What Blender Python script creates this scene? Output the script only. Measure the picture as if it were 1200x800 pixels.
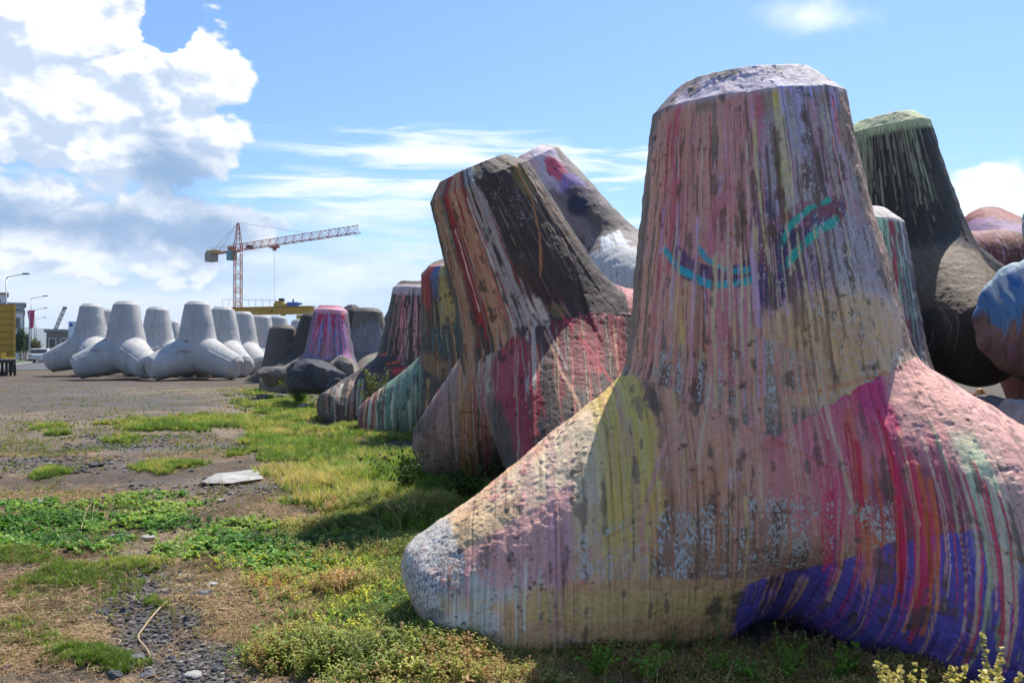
import bpy, math, random
import numpy as np
from mathutils import Vector, Matrix

# ------------------------------------------------------------------ camera, light, exposure
for _o in list(bpy.data.objects): bpy.data.objects.remove(_o)
scene = bpy.context.scene
COL = scene.collection
CAMZ = 1.6
PITCH = math.atan(9/1000)
cam_d = bpy.data.cameras.new('camera'); cam = bpy.data.objects.new('camera', cam_d); COL.objects.link(cam)
cam.location = (0, 0, CAMZ); cam.rotation_euler = (math.pi/2 + PITCH, 0, 0)
cam_d.sensor_width = 36; cam_d.lens = 30; cam_d.clip_start = .05; cam_d.clip_end = 20000
scene.camera = cam
scene.view_settings.view_transform = 'Standard'; scene.view_settings.look = 'None'
scene.view_settings.exposure = 0.60; scene.view_settings.gamma = 1
SUN_EL, SUN_AZ = math.radians(57), math.radians(28)     # azimuth: from +Y turning to +X
sd = bpy.data.lights.new('sun', 'SUN'); sd.energy = 4.6; sd.angle = math.radians(.5); sd.color = (1, .95, .87)
sun = bpy.data.objects.new('sun', sd); COL.objects.link(sun)
sdir = Vector((math.sin(SUN_AZ)*math.cos(SUN_EL), math.cos(SUN_AZ)*math.cos(SUN_EL), math.sin(SUN_EL)))
sun.rotation_euler = sdir.to_track_quat('Z', 'Y').to_euler(); sun.location = sdir*40

class NT:
    def __init__(s, tree): s.t = tree; s.n = tree.nodes; s.l = tree.links
    def new(s, typ, **k):
        nd = s.n.new(typ)
        for a, b in k.items(): setattr(nd, a, b)
        return nd
    def put(s, sock, v):
        if v is None: return
        if hasattr(v, 'links') or isinstance(v, bpy.types.NodeSocket): s.l.new(v, sock)
        else:
            try: sock.default_value = v
            except Exception: sock.default_value = tuple(v)+(1,)
    def m(s, op, a, b=None, c=None, clamp=False):
        nd = s.new('ShaderNodeMath', operation=op, use_clamp=clamp)
        s.put(nd.inputs[0], a); s.put(nd.inputs[1], b); s.put(nd.inputs[2], c); return nd.outputs[0]
    def vm(s, op, a, b=None):
        nd = s.new('ShaderNodeVectorMath', operation=op); s.put(nd.inputs[0], a); s.put(nd.inputs[1], b); return nd.outputs[0]
    def comb(s, x, y, z=0.):
        nd = s.new('ShaderNodeCombineXYZ'); s.put(nd.inputs[0], x); s.put(nd.inputs[1], y); s.put(nd.inputs[2], z); return nd.outputs[0]
    def sep(s, v):
        nd = s.new('ShaderNodeSeparateXYZ'); s.put(nd.inputs[0], v); return nd.outputs
    def noise(s, vec, scale, detail=4., rough=.55, dist=0., color=False):
        nd = s.new('ShaderNodeTexNoise'); s.put(nd.inputs['Vector'], vec); s.put(nd.inputs['Scale'], float(scale))
        s.put(nd.inputs['Detail'], float(detail)); s.put(nd.inputs['Roughness'], float(rough)); s.put(nd.inputs['Distortion'], float(dist))
        return nd.outputs['Color' if color else 'Fac']
    def voro(s, vec, scale, feature='F1', out='Distance', rand=1.):
        nd = s.new('ShaderNodeTexVoronoi', feature=feature); s.put(nd.inputs['Vector'], vec); s.put(nd.inputs['Scale'], float(scale))
        s.put(nd.inputs['Randomness'], rand); return nd.outputs[out]
    def step(s, v, a, b, lo=0., hi=1.):
        nd = s.new('ShaderNodeMapRange', interpolation_type='SMOOTHSTEP'); nd.clamp = True
        s.put(nd.inputs[0], v); s.put(nd.inputs[1], a); s.put(nd.inputs[2], b); s.put(nd.inputs[3], lo); s.put(nd.inputs[4], hi); return nd.outputs[0]
    def mix(s, f, a, b, mode='MIX'):
        nd = s.new('ShaderNodeMix', data_type='RGBA', blend_type=mode, clamp_factor=True)
        s.put(nd.inputs[0], f); s.put(nd.inputs[6], a if not isinstance(a, tuple) else tuple(a[:3])+(1,)); s.put(nd.inputs[7], b if not isinstance(b, tuple) else tuple(b[:3])+(1,)); return nd.outputs[2]

# ------------------------------------------------------------------ sky
world = bpy.data.worlds.new('World'); scene.world = world; world.use_nodes = True
w = NT(world.node_tree)
for nd in list(w.n): w.n.remove(nd)
sky = w.new('ShaderNodeTexSky', sky_type='NISHITA'); sky.sun_disc = False
sky.sun_elevation = SUN_EL; sky.sun_rotation = SUN_AZ; sky.altitude = 0; sky.air_density = 1.0; sky.dust_density = .6; sky.ozone_density = 2.2
tc = w.new('ShaderNodeTexCoord'); D = tc.outputs['Generated']
dx, dy, dz = w.sep(D)
az = w.m('MULTIPLY', w.m('ARCTAN2', dx, dy), 57.2958)
el = w.m('MULTIPLY', w.m('ARCSINE', dz), 57.2958)
AE = w.comb(az, el, 0.)
def pxae(x, y):
    v = Vector(((x-600)/1000, 1, -(y-409)/1000)); return math.degrees(math.atan2(v.x, v.y)), math.degrees(math.asin(v.normalized().z))
def blob(x, y, rx, ry, rot=0., wx=None, wy=None):
    a, e = pxae(x, y); r = math.radians(rot)
    X = w.m('SUBTRACT', wx or az, a); Y = w.m('SUBTRACT', wy or el, e)
    U = w.m('ADD', w.m('MULTIPLY', X, math.cos(r)/(rx*.055)), w.m('MULTIPLY', Y, math.sin(r)/(rx*.055)))
    V = w.m('ADD', w.m('MULTIPLY', X, -math.sin(r)/(ry*.055)), w.m('MULTIPLY', Y, math.cos(r)/(ry*.055)))
    d2 = w.m('ADD', w.m('MULTIPLY', U, U), w.m('MULTIPLY', V, V))
    return w.m('SUBTRACT', 1., w.m('SQRT', d2))      # 1 at centre, 0 at rim, negative outside
def mx(*a):
    r = a[0]
    for q in a[1:]: r = w.m('SMOOTH_MAX', r, q, .15)
    return r
DN = w.vm('MULTIPLY', D, (1., 1., 1.6))
n_big = w.noise(DN, 5., 7., .62, .3)
n_mid = w.noise(DN, 16., 6., .6, .2)
n_off = w.noise(w.vm('ADD', DN, (.016, 0., .034)), 5., 6., .62, .3)
wp = w.vm('ADD', DN, w.vm('MULTIPLY', w.vm('SUBTRACT', w.noise(DN, 9., 4., .6, 0., True), (.5, .5, .5)), (.11, .11, .11)))
def pf(off, lvl=1):
    q = w.vm('ADD', wp, off); a1 = w.voro(q, 8.5); a2 = w.voro(q, 21.); a3 = w.voro(q, 47.) if lvl else 0.
    return w.m('SUBTRACT', 1., w.m('ADD', w.m('MULTIPLY', a1, .95), w.m('ADD', w.m('MULTIPLY', a2, .42), w.m('MULTIPLY', a3, .20))))
puff = pf((0., 0., 0.)); puff2 = pf((.010, .0, .020), 1)
cum = mx(blob(95, 90, 200, 175), blob(190, 165, 105, 110), blob(50, 250, 230, 75), blob(200, 270, 120, 70))
cumd = w.m('ADD', cum, w.m('ADD', w.m('MULTIPLY', w.m('SUBTRACT', n_big, .5), 1.3), w.m('MULTIPLY', w.m('SUBTRACT', n_mid, .5), .5)))
cumd = w.m('ADD', cumd, w.m('MULTIPLY', w.m('SUBTRACT', puff, .28), .95))
hole = blob(195, 30, 30, 50, -25)
cumd = w.m('SUBTRACT', cumd, w.m('MULTIPLY', w.m('MAXIMUM', w.m('ADD', hole, w.m('MULTIPLY', w.m('SUBTRACT', n_mid, .5), 2.)), 0.), 1.2))
cum_a = w.step(cumd, .04, .20)
# density gradient towards the sun = light and shade inside the cloud
lit = w.m('SUBTRACT', n_big, n_off)
lit = w.step(w.m('ADD', w.m('MULTIPLY', lit, .8), w.m('MULTIPLY', w.m('SUBTRACT', puff, puff2), .55)), -.10, .075)
belly = mx(blob(60, 262, 230, 40), blob(205, 215, 75, 60), blob(215, 270, 90, 36))
bell = w.step(w.m('ADD', belly, w.m('ADD', w.m('MULTIPLY', w.m('SUBTRACT', n_big, .5), 3.4), w.m('MULTIPLY', w.m('SUBTRACT', n_mid, .5), 1.2))), -.35, .75)
cl_lit = w.mix(w.m('MULTIPLY', lit, 1.), (.40, .51, .69), (.96, .96, .97))
soft = w.step(w.noise(D, 3.2, 3.), .38, .62)
cl_lit = w.mix(w.m('MULTIPLY', soft, .35), cl_lit, (.66, .73, .84))
cl_col = w.mix(w.m('MULTIPLY', bell, .9), cl_lit, (.19, .33, .54))
# streaky high cloud
AEs = w.comb(w.m('MULTIPLY', az, .10), w.m('MULTIPLY', el, .75), 3.)
n_str = w.noise(AEs, 1.0, 5., .6, .6)
band = mx(blob(620, 185, 330, 26, -3), blob(430, 215, 170, 22), blob(420, 248, 200, 14, 4))
cir = w.step(w.m('ADD', band, w.m('MULTIPLY', w.m('SUBTRACT', n_str, .5), 4.)), -.05, .9)
wis = blob(950, 18, 120, 30, -10)
cir2 = w.step(w.m('ADD', wis, w.m('MULTIPLY', w.m('SUBTRACT', n_big, .5), 3.2)), .35, 1.5)
rc = blob(1195, 238, 100, 44)
cir3 = w.step(w.m('ADD', rc, w.m('MULTIPLY', w.m('SUBTRACT', n_mid, .5), 2.6)), .05, .5)
# low milky cloud towards the horizon
low = w.step(w.m('ADD', el, w.m('ADD', w.m('MULTIPLY', w.m('SUBTRACT', n_str, .5), 14.), w.m('MULTIPLY', w.m('SUBTRACT', n_mid, .5), 5.))), 10.5, 5., 0., 1.)
lowcol = w.mix(w.step(w.noise(w.comb(w.m('MULTIPLY', az, .09), w.m('MULTIPLY', el, .28), 9.), 1., 5.), .38, .62), (.44, .60, .80), (.80, .86, .93))
GAIN = 7.2
skyc = w.mix(1., sky.outputs[0], (.60, .80, 1.0), 'MULTIPLY')
def cl(c): return w.mix(1., c, (GAIN, GAIN, GAIN), 'MULTIPLY')
skyc = w.mix(w.m('MULTIPLY', low, .88), skyc, cl(lowcol))
skyc = w.mix(w.m('MULTIPLY', cir, .88), skyc, cl(w.mix(0., (.90, .95, 1.), (1, 1, 1))))
skyc = w.mix(w.m('MULTIPLY', cir2, .75), skyc, cl(w.mix(0., (.92, .96, 1.), (1, 1, 1))))
skyc = w.mix(w.m('MULTIPLY', cir3, 1.), skyc, cl(w.mix(0., (.93, .96, 1.), (1, 1, 1))))
skyc = w.mix(cum_a, skyc, cl(cl_col))
band2 = w.step(w.m('ADD', mx(blob(70, 262, 210, 34), blob(200, 280, 90, 26), blob(195, 200, 52, 40)), w.m('ADD', w.m('MULTIPLY', w.m('SUBTRACT', n_big, .5), 2.6), w.m('MULTIPLY', w.m('SUBTRACT', n_mid, .5), 1.6))), -.15, .9)
skyc = w.mix(w.m('MULTIPLY', band2, .72), skyc, cl(w.mix(0., (.19, .33, .54), (1, 1, 1))))
bg = w.new('ShaderNodeBackground'); w.put(bg.inputs['Strength'], .115); w.l.new(skyc, bg.inputs['Color'])
wo = w.new('ShaderNodeOutputWorld'); w.l.new(bg.outputs[0], wo.inputs[0])

# ------------------------------------------------------------------ small maths library
def lin(c):
    c = np.asarray(c, float)/255.; return np.where(c < .04045, c/12.92, ((c+.055)/1.055)**2.4)
def _hash(ix, iy, iz, seed):
    h = ix*np.uint32(374761393) + iy*np.uint32(668265263) + iz*np.uint32(2246822519) + np.uint32((seed*1274126177+12345) & 0xffffffff)
    h = (h ^ (h >> np.uint32(13)))*np.uint32(1274126177)
    h = (h ^ (h >> np.uint32(16)))*np.uint32(2246822519)
    return ((h ^ (h >> np.uint32(15))) & np.uint32(0xffffff)).astype(np.float32)*np.float32(1/16777215.)
def vnoise(P, seed=0):
    P = np.asarray(P, np.float64)
    F = np.floor(P); f = (P-F).astype(np.float32); f = f*f*(3-2*f); I = F.astype(np.int64).astype(np.uint32)
    x0, y0, z0 = I[:, 0], I[:, 1], I[:, 2]; o = np.uint32(1); x1, y1, z1 = x0+o, y0+o, z0+o; fx, fy, fz = f[:, 0], f[:, 1], f[:, 2]
    def L(y, z): a = _hash(x0, y, z, seed); return a+(_hash(x1, y, z, seed)-a)*fx
    a = L(y0, z0); a = a+(L(y1, z0)-a)*fy; b = L(y0, z1); b = b+(L(y1, z1)-b)*fy
    return a+(b-a)*fz
def fbm(P, scale=1., oct=4, seed=0, gain=.5):
    P = np.asarray(P)*scale; r = 0; a = 1.; s = 0.
    for k in range(oct):
        r = r + a*vnoise(P*(2.03**k)+17.3*k, seed+k); s += a; a *= gain
    return r/s
_TAB = np.random.default_rng(99).random(8192).astype(np.float32)
def n1(x, seed=0):
    i = np.floor(x).astype(np.int64); f = (x-i).astype(np.float32); f = f*f*(3-2*f); i = (i+seed*131) % 8190
    return _TAB[i]*(1-f)+_TAB[i+1]*f
def sst(x, a, b):
    t = np.clip((x-a)/(b-a), 0, 1); return t*t*(3-2*t)
def project(P):
    P = np.asarray(P, float)-np.array([0, 0, CAMZ]); c, s = math.cos(PITCH), math.sin(PITCH)
    y = P[:, 1]*c+P[:, 2]*s; z = -P[:, 1]*s+P[:, 2]*c; y = np.maximum(y, .05)
    return np.stack([600+1000*P[:, 0]/y, 400-1000*z/y], 1)
def ray(px, py):
    c, s = math.cos(PITCH), math.sin(PITCH); a = (px-600)/1000; b = -(py-400)/1000
    return Vector((a, c-b*s, s+b*c))
def at(px, py, Y):
    r = ray(px, py); return Vector((0, 0, CAMZ))+r*(Y/r.y)

# ground height
def gh(x, y):
    x = np.asarray(x, float); y = np.asarray(y, float)
    h = .2*sst(y, 12, 38)
    edge = .6 + (9.5-np.clip(y, 0, 80))*.36            # shore side of the row of blocks lies lower
    h = h - .75*sst(x-edge, 1.6, 5.) - 1.2*sst(x-edge, 12, 30)*sst(y, -5, 10)
    return h
def gp(px, py):
    r = ray(px, py); h = 0.
    for _ in range(6):
        t = (h-CAMZ)/r.z; x, y = r.x*t, r.y*t; h = float(gh(np.array([x]), np.array([y]))[0])
    return Vector((x, y, h))

# ------------------------------------------------------------------ materials
def mat(name):
    m = bpy.data.materials.new(name); m.use_nodes = True; t = NT(m.node_tree)
    return m, t, t.n['Principled BSDF']
def simple(name, c, rough=.6, metal=0., var=.15, scale=6., bump=0.):
    m, t, b = mat(name); o = t.new('ShaderNodeTexCoord').outputs['Object']
    n = t.noise(o, scale, 6.)
    c = tuple(float(x) for x in c)
    t.put(b.inputs['Base Color'], t.mix(n, tuple(x*(1-var*1.6) for x in c), tuple(min(1, x*(1+var*1.2)) for x in c)))
    b.inputs['Roughness'].default_value = rough; b.inputs['Metallic'].default_value = metal
    if bump:
        bp = t.new('ShaderNodeBump'); t.put(bp.inputs['Strength'], bump); t.put(bp.inputs['Height'], t.noise(o, scale*6, 5.)); bp.inputs['Distance'].default_value = .02
        t.l.new(bp.outputs[0], b.inputs['Normal'])
    return m
def paint_mat(name, bump=.55, streak=.5):
    m, t, b = mat(name)
    at_ = t.new('ShaderNodeAttribute', attribute_name='paint'); fl = t.new('ShaderNodeAttribute', attribute_name='flow')
    o = t.new('ShaderNodeTexCoord').outputs['Object']; F = fl.outputs['Vector']; A = at_.outputs['Alpha']
    c = at_.outputs['Color']
    fx, fy, fz = t.sep(F)
    st = t.noise(t.comb(t.m('MULTIPLY', fx, 38.), t.m('MULTIPLY', fy, 1.7), fz), 1., 4., .6)
    st2 = t.noise(t.comb(t.m('MULTIPLY', fx, 95.), t.m('MULTIPLY', fy, 4.), fz), 1., 3., .6)
    k = t.m('ADD', t.m('MULTIPLY', t.m('SUBTRACT', st, .5), 1.5*streak), t.m('MULTIPLY', t.m('SUBTRACT', st2, .5), 1.2*streak))
    g = t.noise(o, 42., 5., .65)
    pa = t.noise(o, 2.1, 3., .6)
    l1 = t.noise(t.comb(t.m('MULTIPLY', fx, 46.), t.m('MULTIPLY', fy, .9), t.m('ADD', fz, 4.)), 1., 2., .5); l2 = t.noise(t.comb(t.m('MULTIPLY', fx, 30.), t.m('MULTIPLY', fy, .8), t.m('ADD', fz, 9.)), 1., 3., .6)
    c = t.mix(t.m('MULTIPLY', t.m('MULTIPLY', t.step(l1, .575, .61), t.step(pa, .40, .55)), streak*1.15), c, t.mix(1., c, (.44, .37, .33), 'MULTIPLY'))
    c = t.mix(t.m('MULTIPLY', t.m('MULTIPLY', t.step(l2, .60, .635), t.step(pa, .62, .48)), streak*.6), c, t.mix(.55, c, (.60, .50, .42)))
    k = t.m('ADD', k, t.m('MULTIPLY', t.m('SUBTRACT', g, .5), .7))
    c = t.mix(1., c, t.comb(*[t.m('ADD', 1., k)]*3), 'MULTIPLY')
    # dark grime pits
    pit = t.noise(o, 17., 8., .72)
    c = t.mix(t.m('MULTIPLY', t.step(t.m('ADD', pit, t.m('MULTIPLY', t.m('SUBTRACT', t.noise(o, 1.7, 3.), .5), .30)), .60, .68), .8), c, (.035, .028, .024))
    # pale lichen flecks where the attribute asks for it
    sp = t.noise(t.vm('MULTIPLY', o, (1., 1., .6)), 72., 4., .75)
    sp2 = t.noise(o, 9., 4.)
    thr = t.m('SUBTRACT', .68, t.m('MULTIPLY', A, .27))
    q = t.m('ADD', sp, t.m('MULTIPLY', t.m('SUBTRACT', sp2, .5), .25))
    f = t.step(t.m('SUBTRACT', q, thr), 0., .03)
    c = t.mix(t.m('MULTIPLY', f, t.m('MINIMUM', t.m('MULTIPLY', A, 3.), 1.)), c, t.mix(g, (.40, .37, .33), (.80, .75, .68)))
    t.put(b.inputs['Base Color'], c); b.inputs['Roughness'].default_value = .72
    h = t.m('ADD', t.m('MULTIPLY', pit, .5), t.m('ADD', t.m('MULTIPLY', g, .5), t.m('MULTIPLY', st, .35)))
    h = t.m('ADD', h, t.m('MULTIPLY', f, .12))
    bp = t.new('ShaderNodeBump'); bp.inputs['Strength'].default_value = bump; bp.inputs['Distance'].default_value = .03; t.l.new(h, bp.inputs['Height'])
    t.l.new(bp.outputs[0], b.inputs['Normal'])
    return m
M_paint = paint_mat('painted_concrete')
def concrete_mat():
    m, t, b = mat('pale_concrete'); o = t.new('ShaderNodeTexCoord').outputs['Object']
    a = t.noise(o, 1.3, 6., .6); s = t.noise(t.vm('MULTIPLY', o, (3., 3., .35)), 1.6, 5., .6)
    oi = t.new('ShaderNodeObjectInfo').outputs['Random']
    base = t.mix(oi, (.36, .355, .35), (.44, .43, .41))
    c = t.mix(t.step(a, .3, .7), base, (.50, .48, .455))
    c = t.mix(t.m('MULTIPLY', t.step(s, .52, .72), .6), c, (.25, .245, .24))
    c = t.mix(t.m('MULTIPLY', t.step(t.noise(o, .9, 3.), .6, .72), .35), c, (.36, .29, .22))
    t.put(b.inputs['Base Color'], c); b.inputs['Roughness'].default_value = .85
    bp = t.new('ShaderNodeBump'); bp.inputs['Strength'].default_value = .3; bp.inputs['Distance'].default_value = .03
    t.l.new(t.noise(o, 9., 6.), bp.inputs['Height']); t.l.new(bp.outputs[0], b.inputs['Normal'])
    return m
M_conc = concrete_mat()

# ------------------------------------------------------------------ object helpers
def prop(o, label=None, cat=None, group=None, kind=None):
    if label: o['label'] = label
    if cat: o['category'] = cat
    if group: o['group'] = group
    if kind: o['kind'] = kind
    return o
def mesh_np(name, V, tris=None, quads=None, smooth=False, parent=None, m=None, attrs=None):
    me = bpy.data.meshes.new(name); V = np.asarray(V, np.float32)
    nt = 0 if tris is None else len(tris); nq = 0 if quads is None else len(quads)
    me.vertices.add(len(V)); me.vertices.foreach_set('co', V.ravel())
    loops = []
    if nt: loops.append(np.asarray(tris, np.int32).ravel())
    if nq: loops.append(np.asarray(quads, np.int32).ravel())
    L = np.concatenate(loops); me.loops.add(len(L)); me.loops.foreach_set('vertex_index', L)
    me.polygons.add(nt+nq)
    st = np.concatenate([np.arange(nt)*3, nt*3+np.arange(nq)*4]).astype(np.int32)
    me.polygons.foreach_set('loop_start', st)
    try: me.polygons.foreach_set('loop_total', np.concatenate([np.full(nt, 3), np.full(nq, 4)]).astype(np.int32))
    except Exception: pass
    me.polygons.foreach_set('use_smooth', np.full(nt+nq, bool(smooth)))
    me.update(calc_edges=True)
    for k, (ty, arr) in (attrs or {}).items():
        a = me.attributes.new(k, ty, 'POINT')
        a.data.foreach_set('color' if 'COLOR' in ty else 'vector' if 'VEC' in ty else 'value', np.asarray(arr, np.float32).ravel())
    o = bpy.data.objects.new(name, me); COL.objects.link(o)
    if m: me.materials.append(m)
    if parent: o.parent = parent
    return o
def empty(name, loc, rz=0., **k):
    o = bpy.data.objects.new(name, None); COL.objects.link(o); o.location = loc; o.rotation_euler = (0, 0, rz); return prop(o, **k)
class MB:
    def __init__(s): s.V = []; s.F = []
    def add(s, vs, fs):
        b = len(s.V); s.V += [tuple(v) for v in vs]; s.F += [tuple(i+b for i in f) for f in fs]; return s
    def box(s, c, d, rz=0.):
        x, y, z = d[0]/2, d[1]/2, d[2]/2; R = Matrix.Rotation(rz, 3, 'Z'); c = Vector(c)
        vs = [c+R@Vector(p) for p in ((-x,-y,-z),(x,-y,-z),(x,y,-z),(-x,y,-z),(-x,-y,z),(x,-y,z),(x,y,z),(-x,y,z))]
        return s.add(vs, [(0,3,2,1),(4,5,6,7),(0,1,5,4),(1,2,6,5),(2,3,7,6),(3,0,4,7)])
    def bar(s, p, q, r, n=4, r2=None):
        p = Vector(p); q = Vector(q); d = (q-p).normalized(); u = d.orthogonal().normalized(); v = d.cross(u)
        if abs(d.z) < .99: u = Vector((0, 0, 1)).cross(d).normalized(); v = d.cross(u)
        r2 = r if r2 is None else r2; vs = []
        for c, rr in ((p, r), (q, r2)):
            for i in range(n):
                a = 2*math.pi*(i+.5)/n; vs.append(c+(u*math.cos(a)+v*math.sin(a))*rr)
        fs = [(i, (i+1) % n, n+(i+1) % n, n+i) for i in range(n)]+[tuple(range(n))[::-1], tuple(range(n, 2*n))]
        return s.add(vs, fs)
    def build(s, name, m, parent=None, smooth=False, bevel=0.):
        me = bpy.data.meshes.new(name); me.from_pydata(s.V, [], s.F); me.update()
        if smooth:
            for p in me.polygons: p.use_smooth = True
        me.materials.append(m); o = bpy.data.objects.new(name, me); COL.objects.link(o)
        if parent: o.parent = parent
        if bevel:
            b = o.modifiers.new('bevel', 'BEVEL'); b.width = bevel; b.segments = 2
        return o

# ------------------------------------------------------------------ tetrapod geometry (H = overall height)
H = 3.6
C19 = math.sqrt(8)/3
AXES = [np.array([0, 0, 1.])]+[np.array([C19*math.cos(t), C19*math.sin(t), -1/3]) for t in (0, 2*math.pi/3, 4*math.pi/3)]
def euler(yaw, tx, ty):
    cz, sz = math.cos(yaw), math.sin(yaw); Rz = np.array([[cz, -sz, 0], [sz, cz, 0], [0, 0, 1]])
    cx, sx = math.cos(tx), math.sin(tx); Rx = np.array([[1, 0, 0], [0, cx, -sx], [0, sx, cx]])
    cy, sy = math.cos(ty), math.sin(ty); Ry = np.array([[cy, 0, sy], [0, 1, 0], [-sy, 0, cy]])
    return Ry@Rx@Rz
def tetra(n, fil=.05, chamf=1., seam=.0, rough=.0, seed=0, facet=0., rtip=False):
    """local mesh of one block: V, quads, tris, leg index, phi, s"""
    SL = (.235-.155)/(.171-.606)          # radius change along the leg
    RR0 = .235*H-SL*.171*H
    sA, rA = .600*H, None
    rad = lambda s: RR0+SL*s
    V = []; Q = []; T = []; LEGI = []; PH = []; S = []; ring0 = []
    for li, a in enumerate(AXES):
        oth = [b for j, b in enumerate(AXES) if j != li]
        e = oth[0]-a*(oth[0]@a); e /= np.linalg.norm(e); f = np.cross(a, e)
        ph = np.arange(n)*2*math.pi/n
        U = np.cos(ph)[:, None]*e+np.sin(ph)[:, None]*f
        s0 = np.full(n, -1.)
        for b in oth:
            ab = a@b; ub = U@b; den = (1-ab)-SL*ub
            s0 = np.maximum(s0, np.where(ub > 0, RR0*ub/den, -1))
        L = sA-s0.mean(); nr = max(4, int(L/(2*math.pi*.7/n)*.9))
        rows = []
        for k in range(nr+1):
            t = k/nr; s = s0+(sA-s0)*t
            rows.append((s, rad(s)))
        rt = rad(sA)
        dr = .050*H*chamf; dz_ = (.644*H-sA)
        if chamf != 1: dz_ = .644*H-sA
        nc = max(2, nr//9)
        for k in range(1, nc+1):
            t = k/nc
            if rtip and li: drr = .075*H; rows.append((np.full(n, sA+dz_*math.sin(t*1.5708)), np.full(n, rt-drr*(1-math.cos(t*1.5708))*1.0)))
            else: rows.append((np.full(n, sA+dz_*t), np.full(n, rt-dr*t)))
        nd = max(2, int(nr/3)); re_ = rt-(.075*H if rtip and li else dr)
        for k in range(1, nd):
            rows.append((np.full(n, .644*H+(.02*H*(1-(1-k/nd)**2) if rtip and li else 0)), np.full(n, re_*(1-k/nd))))
        base = len(V) and sum(len(v) for v in V) or 0
        fac = 1+facet*(np.abs(np.cos(ph*6))-.6)
        for k, (s, r) in enumerate(rows):
            rr = r*(1+(fac-1)*(sst(s, .45*H, .6*H) if facet else 0))
            V.append(s[:, None]*a+rr[:, None]*U); LEGI.append(np.full(n, li)); PH.append(ph.copy()); S.append(s.copy() if hasattr(s, 'copy') else s)
            if k:
                i = np.arange(n); b0 = base+(k-1)*n; b1 = base+k*n
                Q.append(np.stack([b0+i, b0+(i+1) % n, b1+(i+1) % n, b1+i], 1))
        V.append((a*(.664 if rtip and li else .644)*H)[None]); LEGI.append(np.array([li])); PH.append(np.zeros(1)); S.append(np.array([.644*H]))
        b0 = base+(len(rows)-1)*n; i = np.arange(n); T.append(np.stack([b0+i, b0+(i+1) % n, np.full(n, b0+n)], 1))
        ring0.append(base+np.arange(n))
    V = np.concatenate(V); Q = np.concatenate(Q); T = np.concatenate(T); LEGI = np.concatenate(LEGI); PH = np.concatenate(PH); S = np.concatenate(S)
    R0 = np.concatenate(ring0); P = V[R0]; mp = np.arange(len(V))
    order = np.argsort(P[:, 0]); Po = P[order]
    done = np.zeros(len(P), bool); tol = 1e-4
    for ii in range(len(P)):
        if done[ii]: continue
        j = ii+1; a_ = ii
        while j < len(P) and Po[j, 0]-Po[ii, 0] < tol:
            if not done[j] and np.abs(Po[j]-Po[ii]).max() < tol: mp[R0[order[j]]] = R0[order[ii]]; done[j] = True
            j += 1
    Q = mp[Q]; T = mp[T]
    # fillet along the creases: smooth union of the four cones
    ca = 1/math.sqrt(1+SL*SL)
    def sdf(P):
        d = np.stack([(np.linalg.norm(P-(P@a)[:, None]*a, axis=1)-(RR0+SL*(P@a)))*ca+1e3*((P@a) < -.05) for a in AXES], 1)
        d = np.minimum(d, 9); k = fil
        return -k*np.log(np.exp(-d/k).sum(1))
    near = np.where(S < .40*H)[0]
    for _ in range(3):
        P = V[near]; d0 = sdf(P); eps = 1e-3
        g = np.stack([(sdf(P+np.eye(3)[i]*eps)-d0)/eps for i in range(3)], 1); gn = np.maximum((g**2).sum(1), .2)
        V[near] = P-(d0/gn)[:, None]*g
    return V, Q, T, LEGI, PH, S
def normals(V, Q, T):
    N = np.zeros_like(V)
    a, b, c, d = (V[Q[:, i]] for i in range(4)); fn = np.cross(c-a, d-b)
    for i in range(4):
        for k in range(3): N[:, k] += np.bincount(Q[:, i], fn[:, k], len(V))
    a, b, c = (V[T[:, i]] for i in range(3)); fn = np.cross(b-a, c-a)
    for i in range(3):
        for k in range(3): N[:, k] += np.bincount(T[:, i], fn[:, k], len(V))
    l = np.linalg.norm(N, axis=1); l[l == 0] = 1
    return N/l[:, None]

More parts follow.
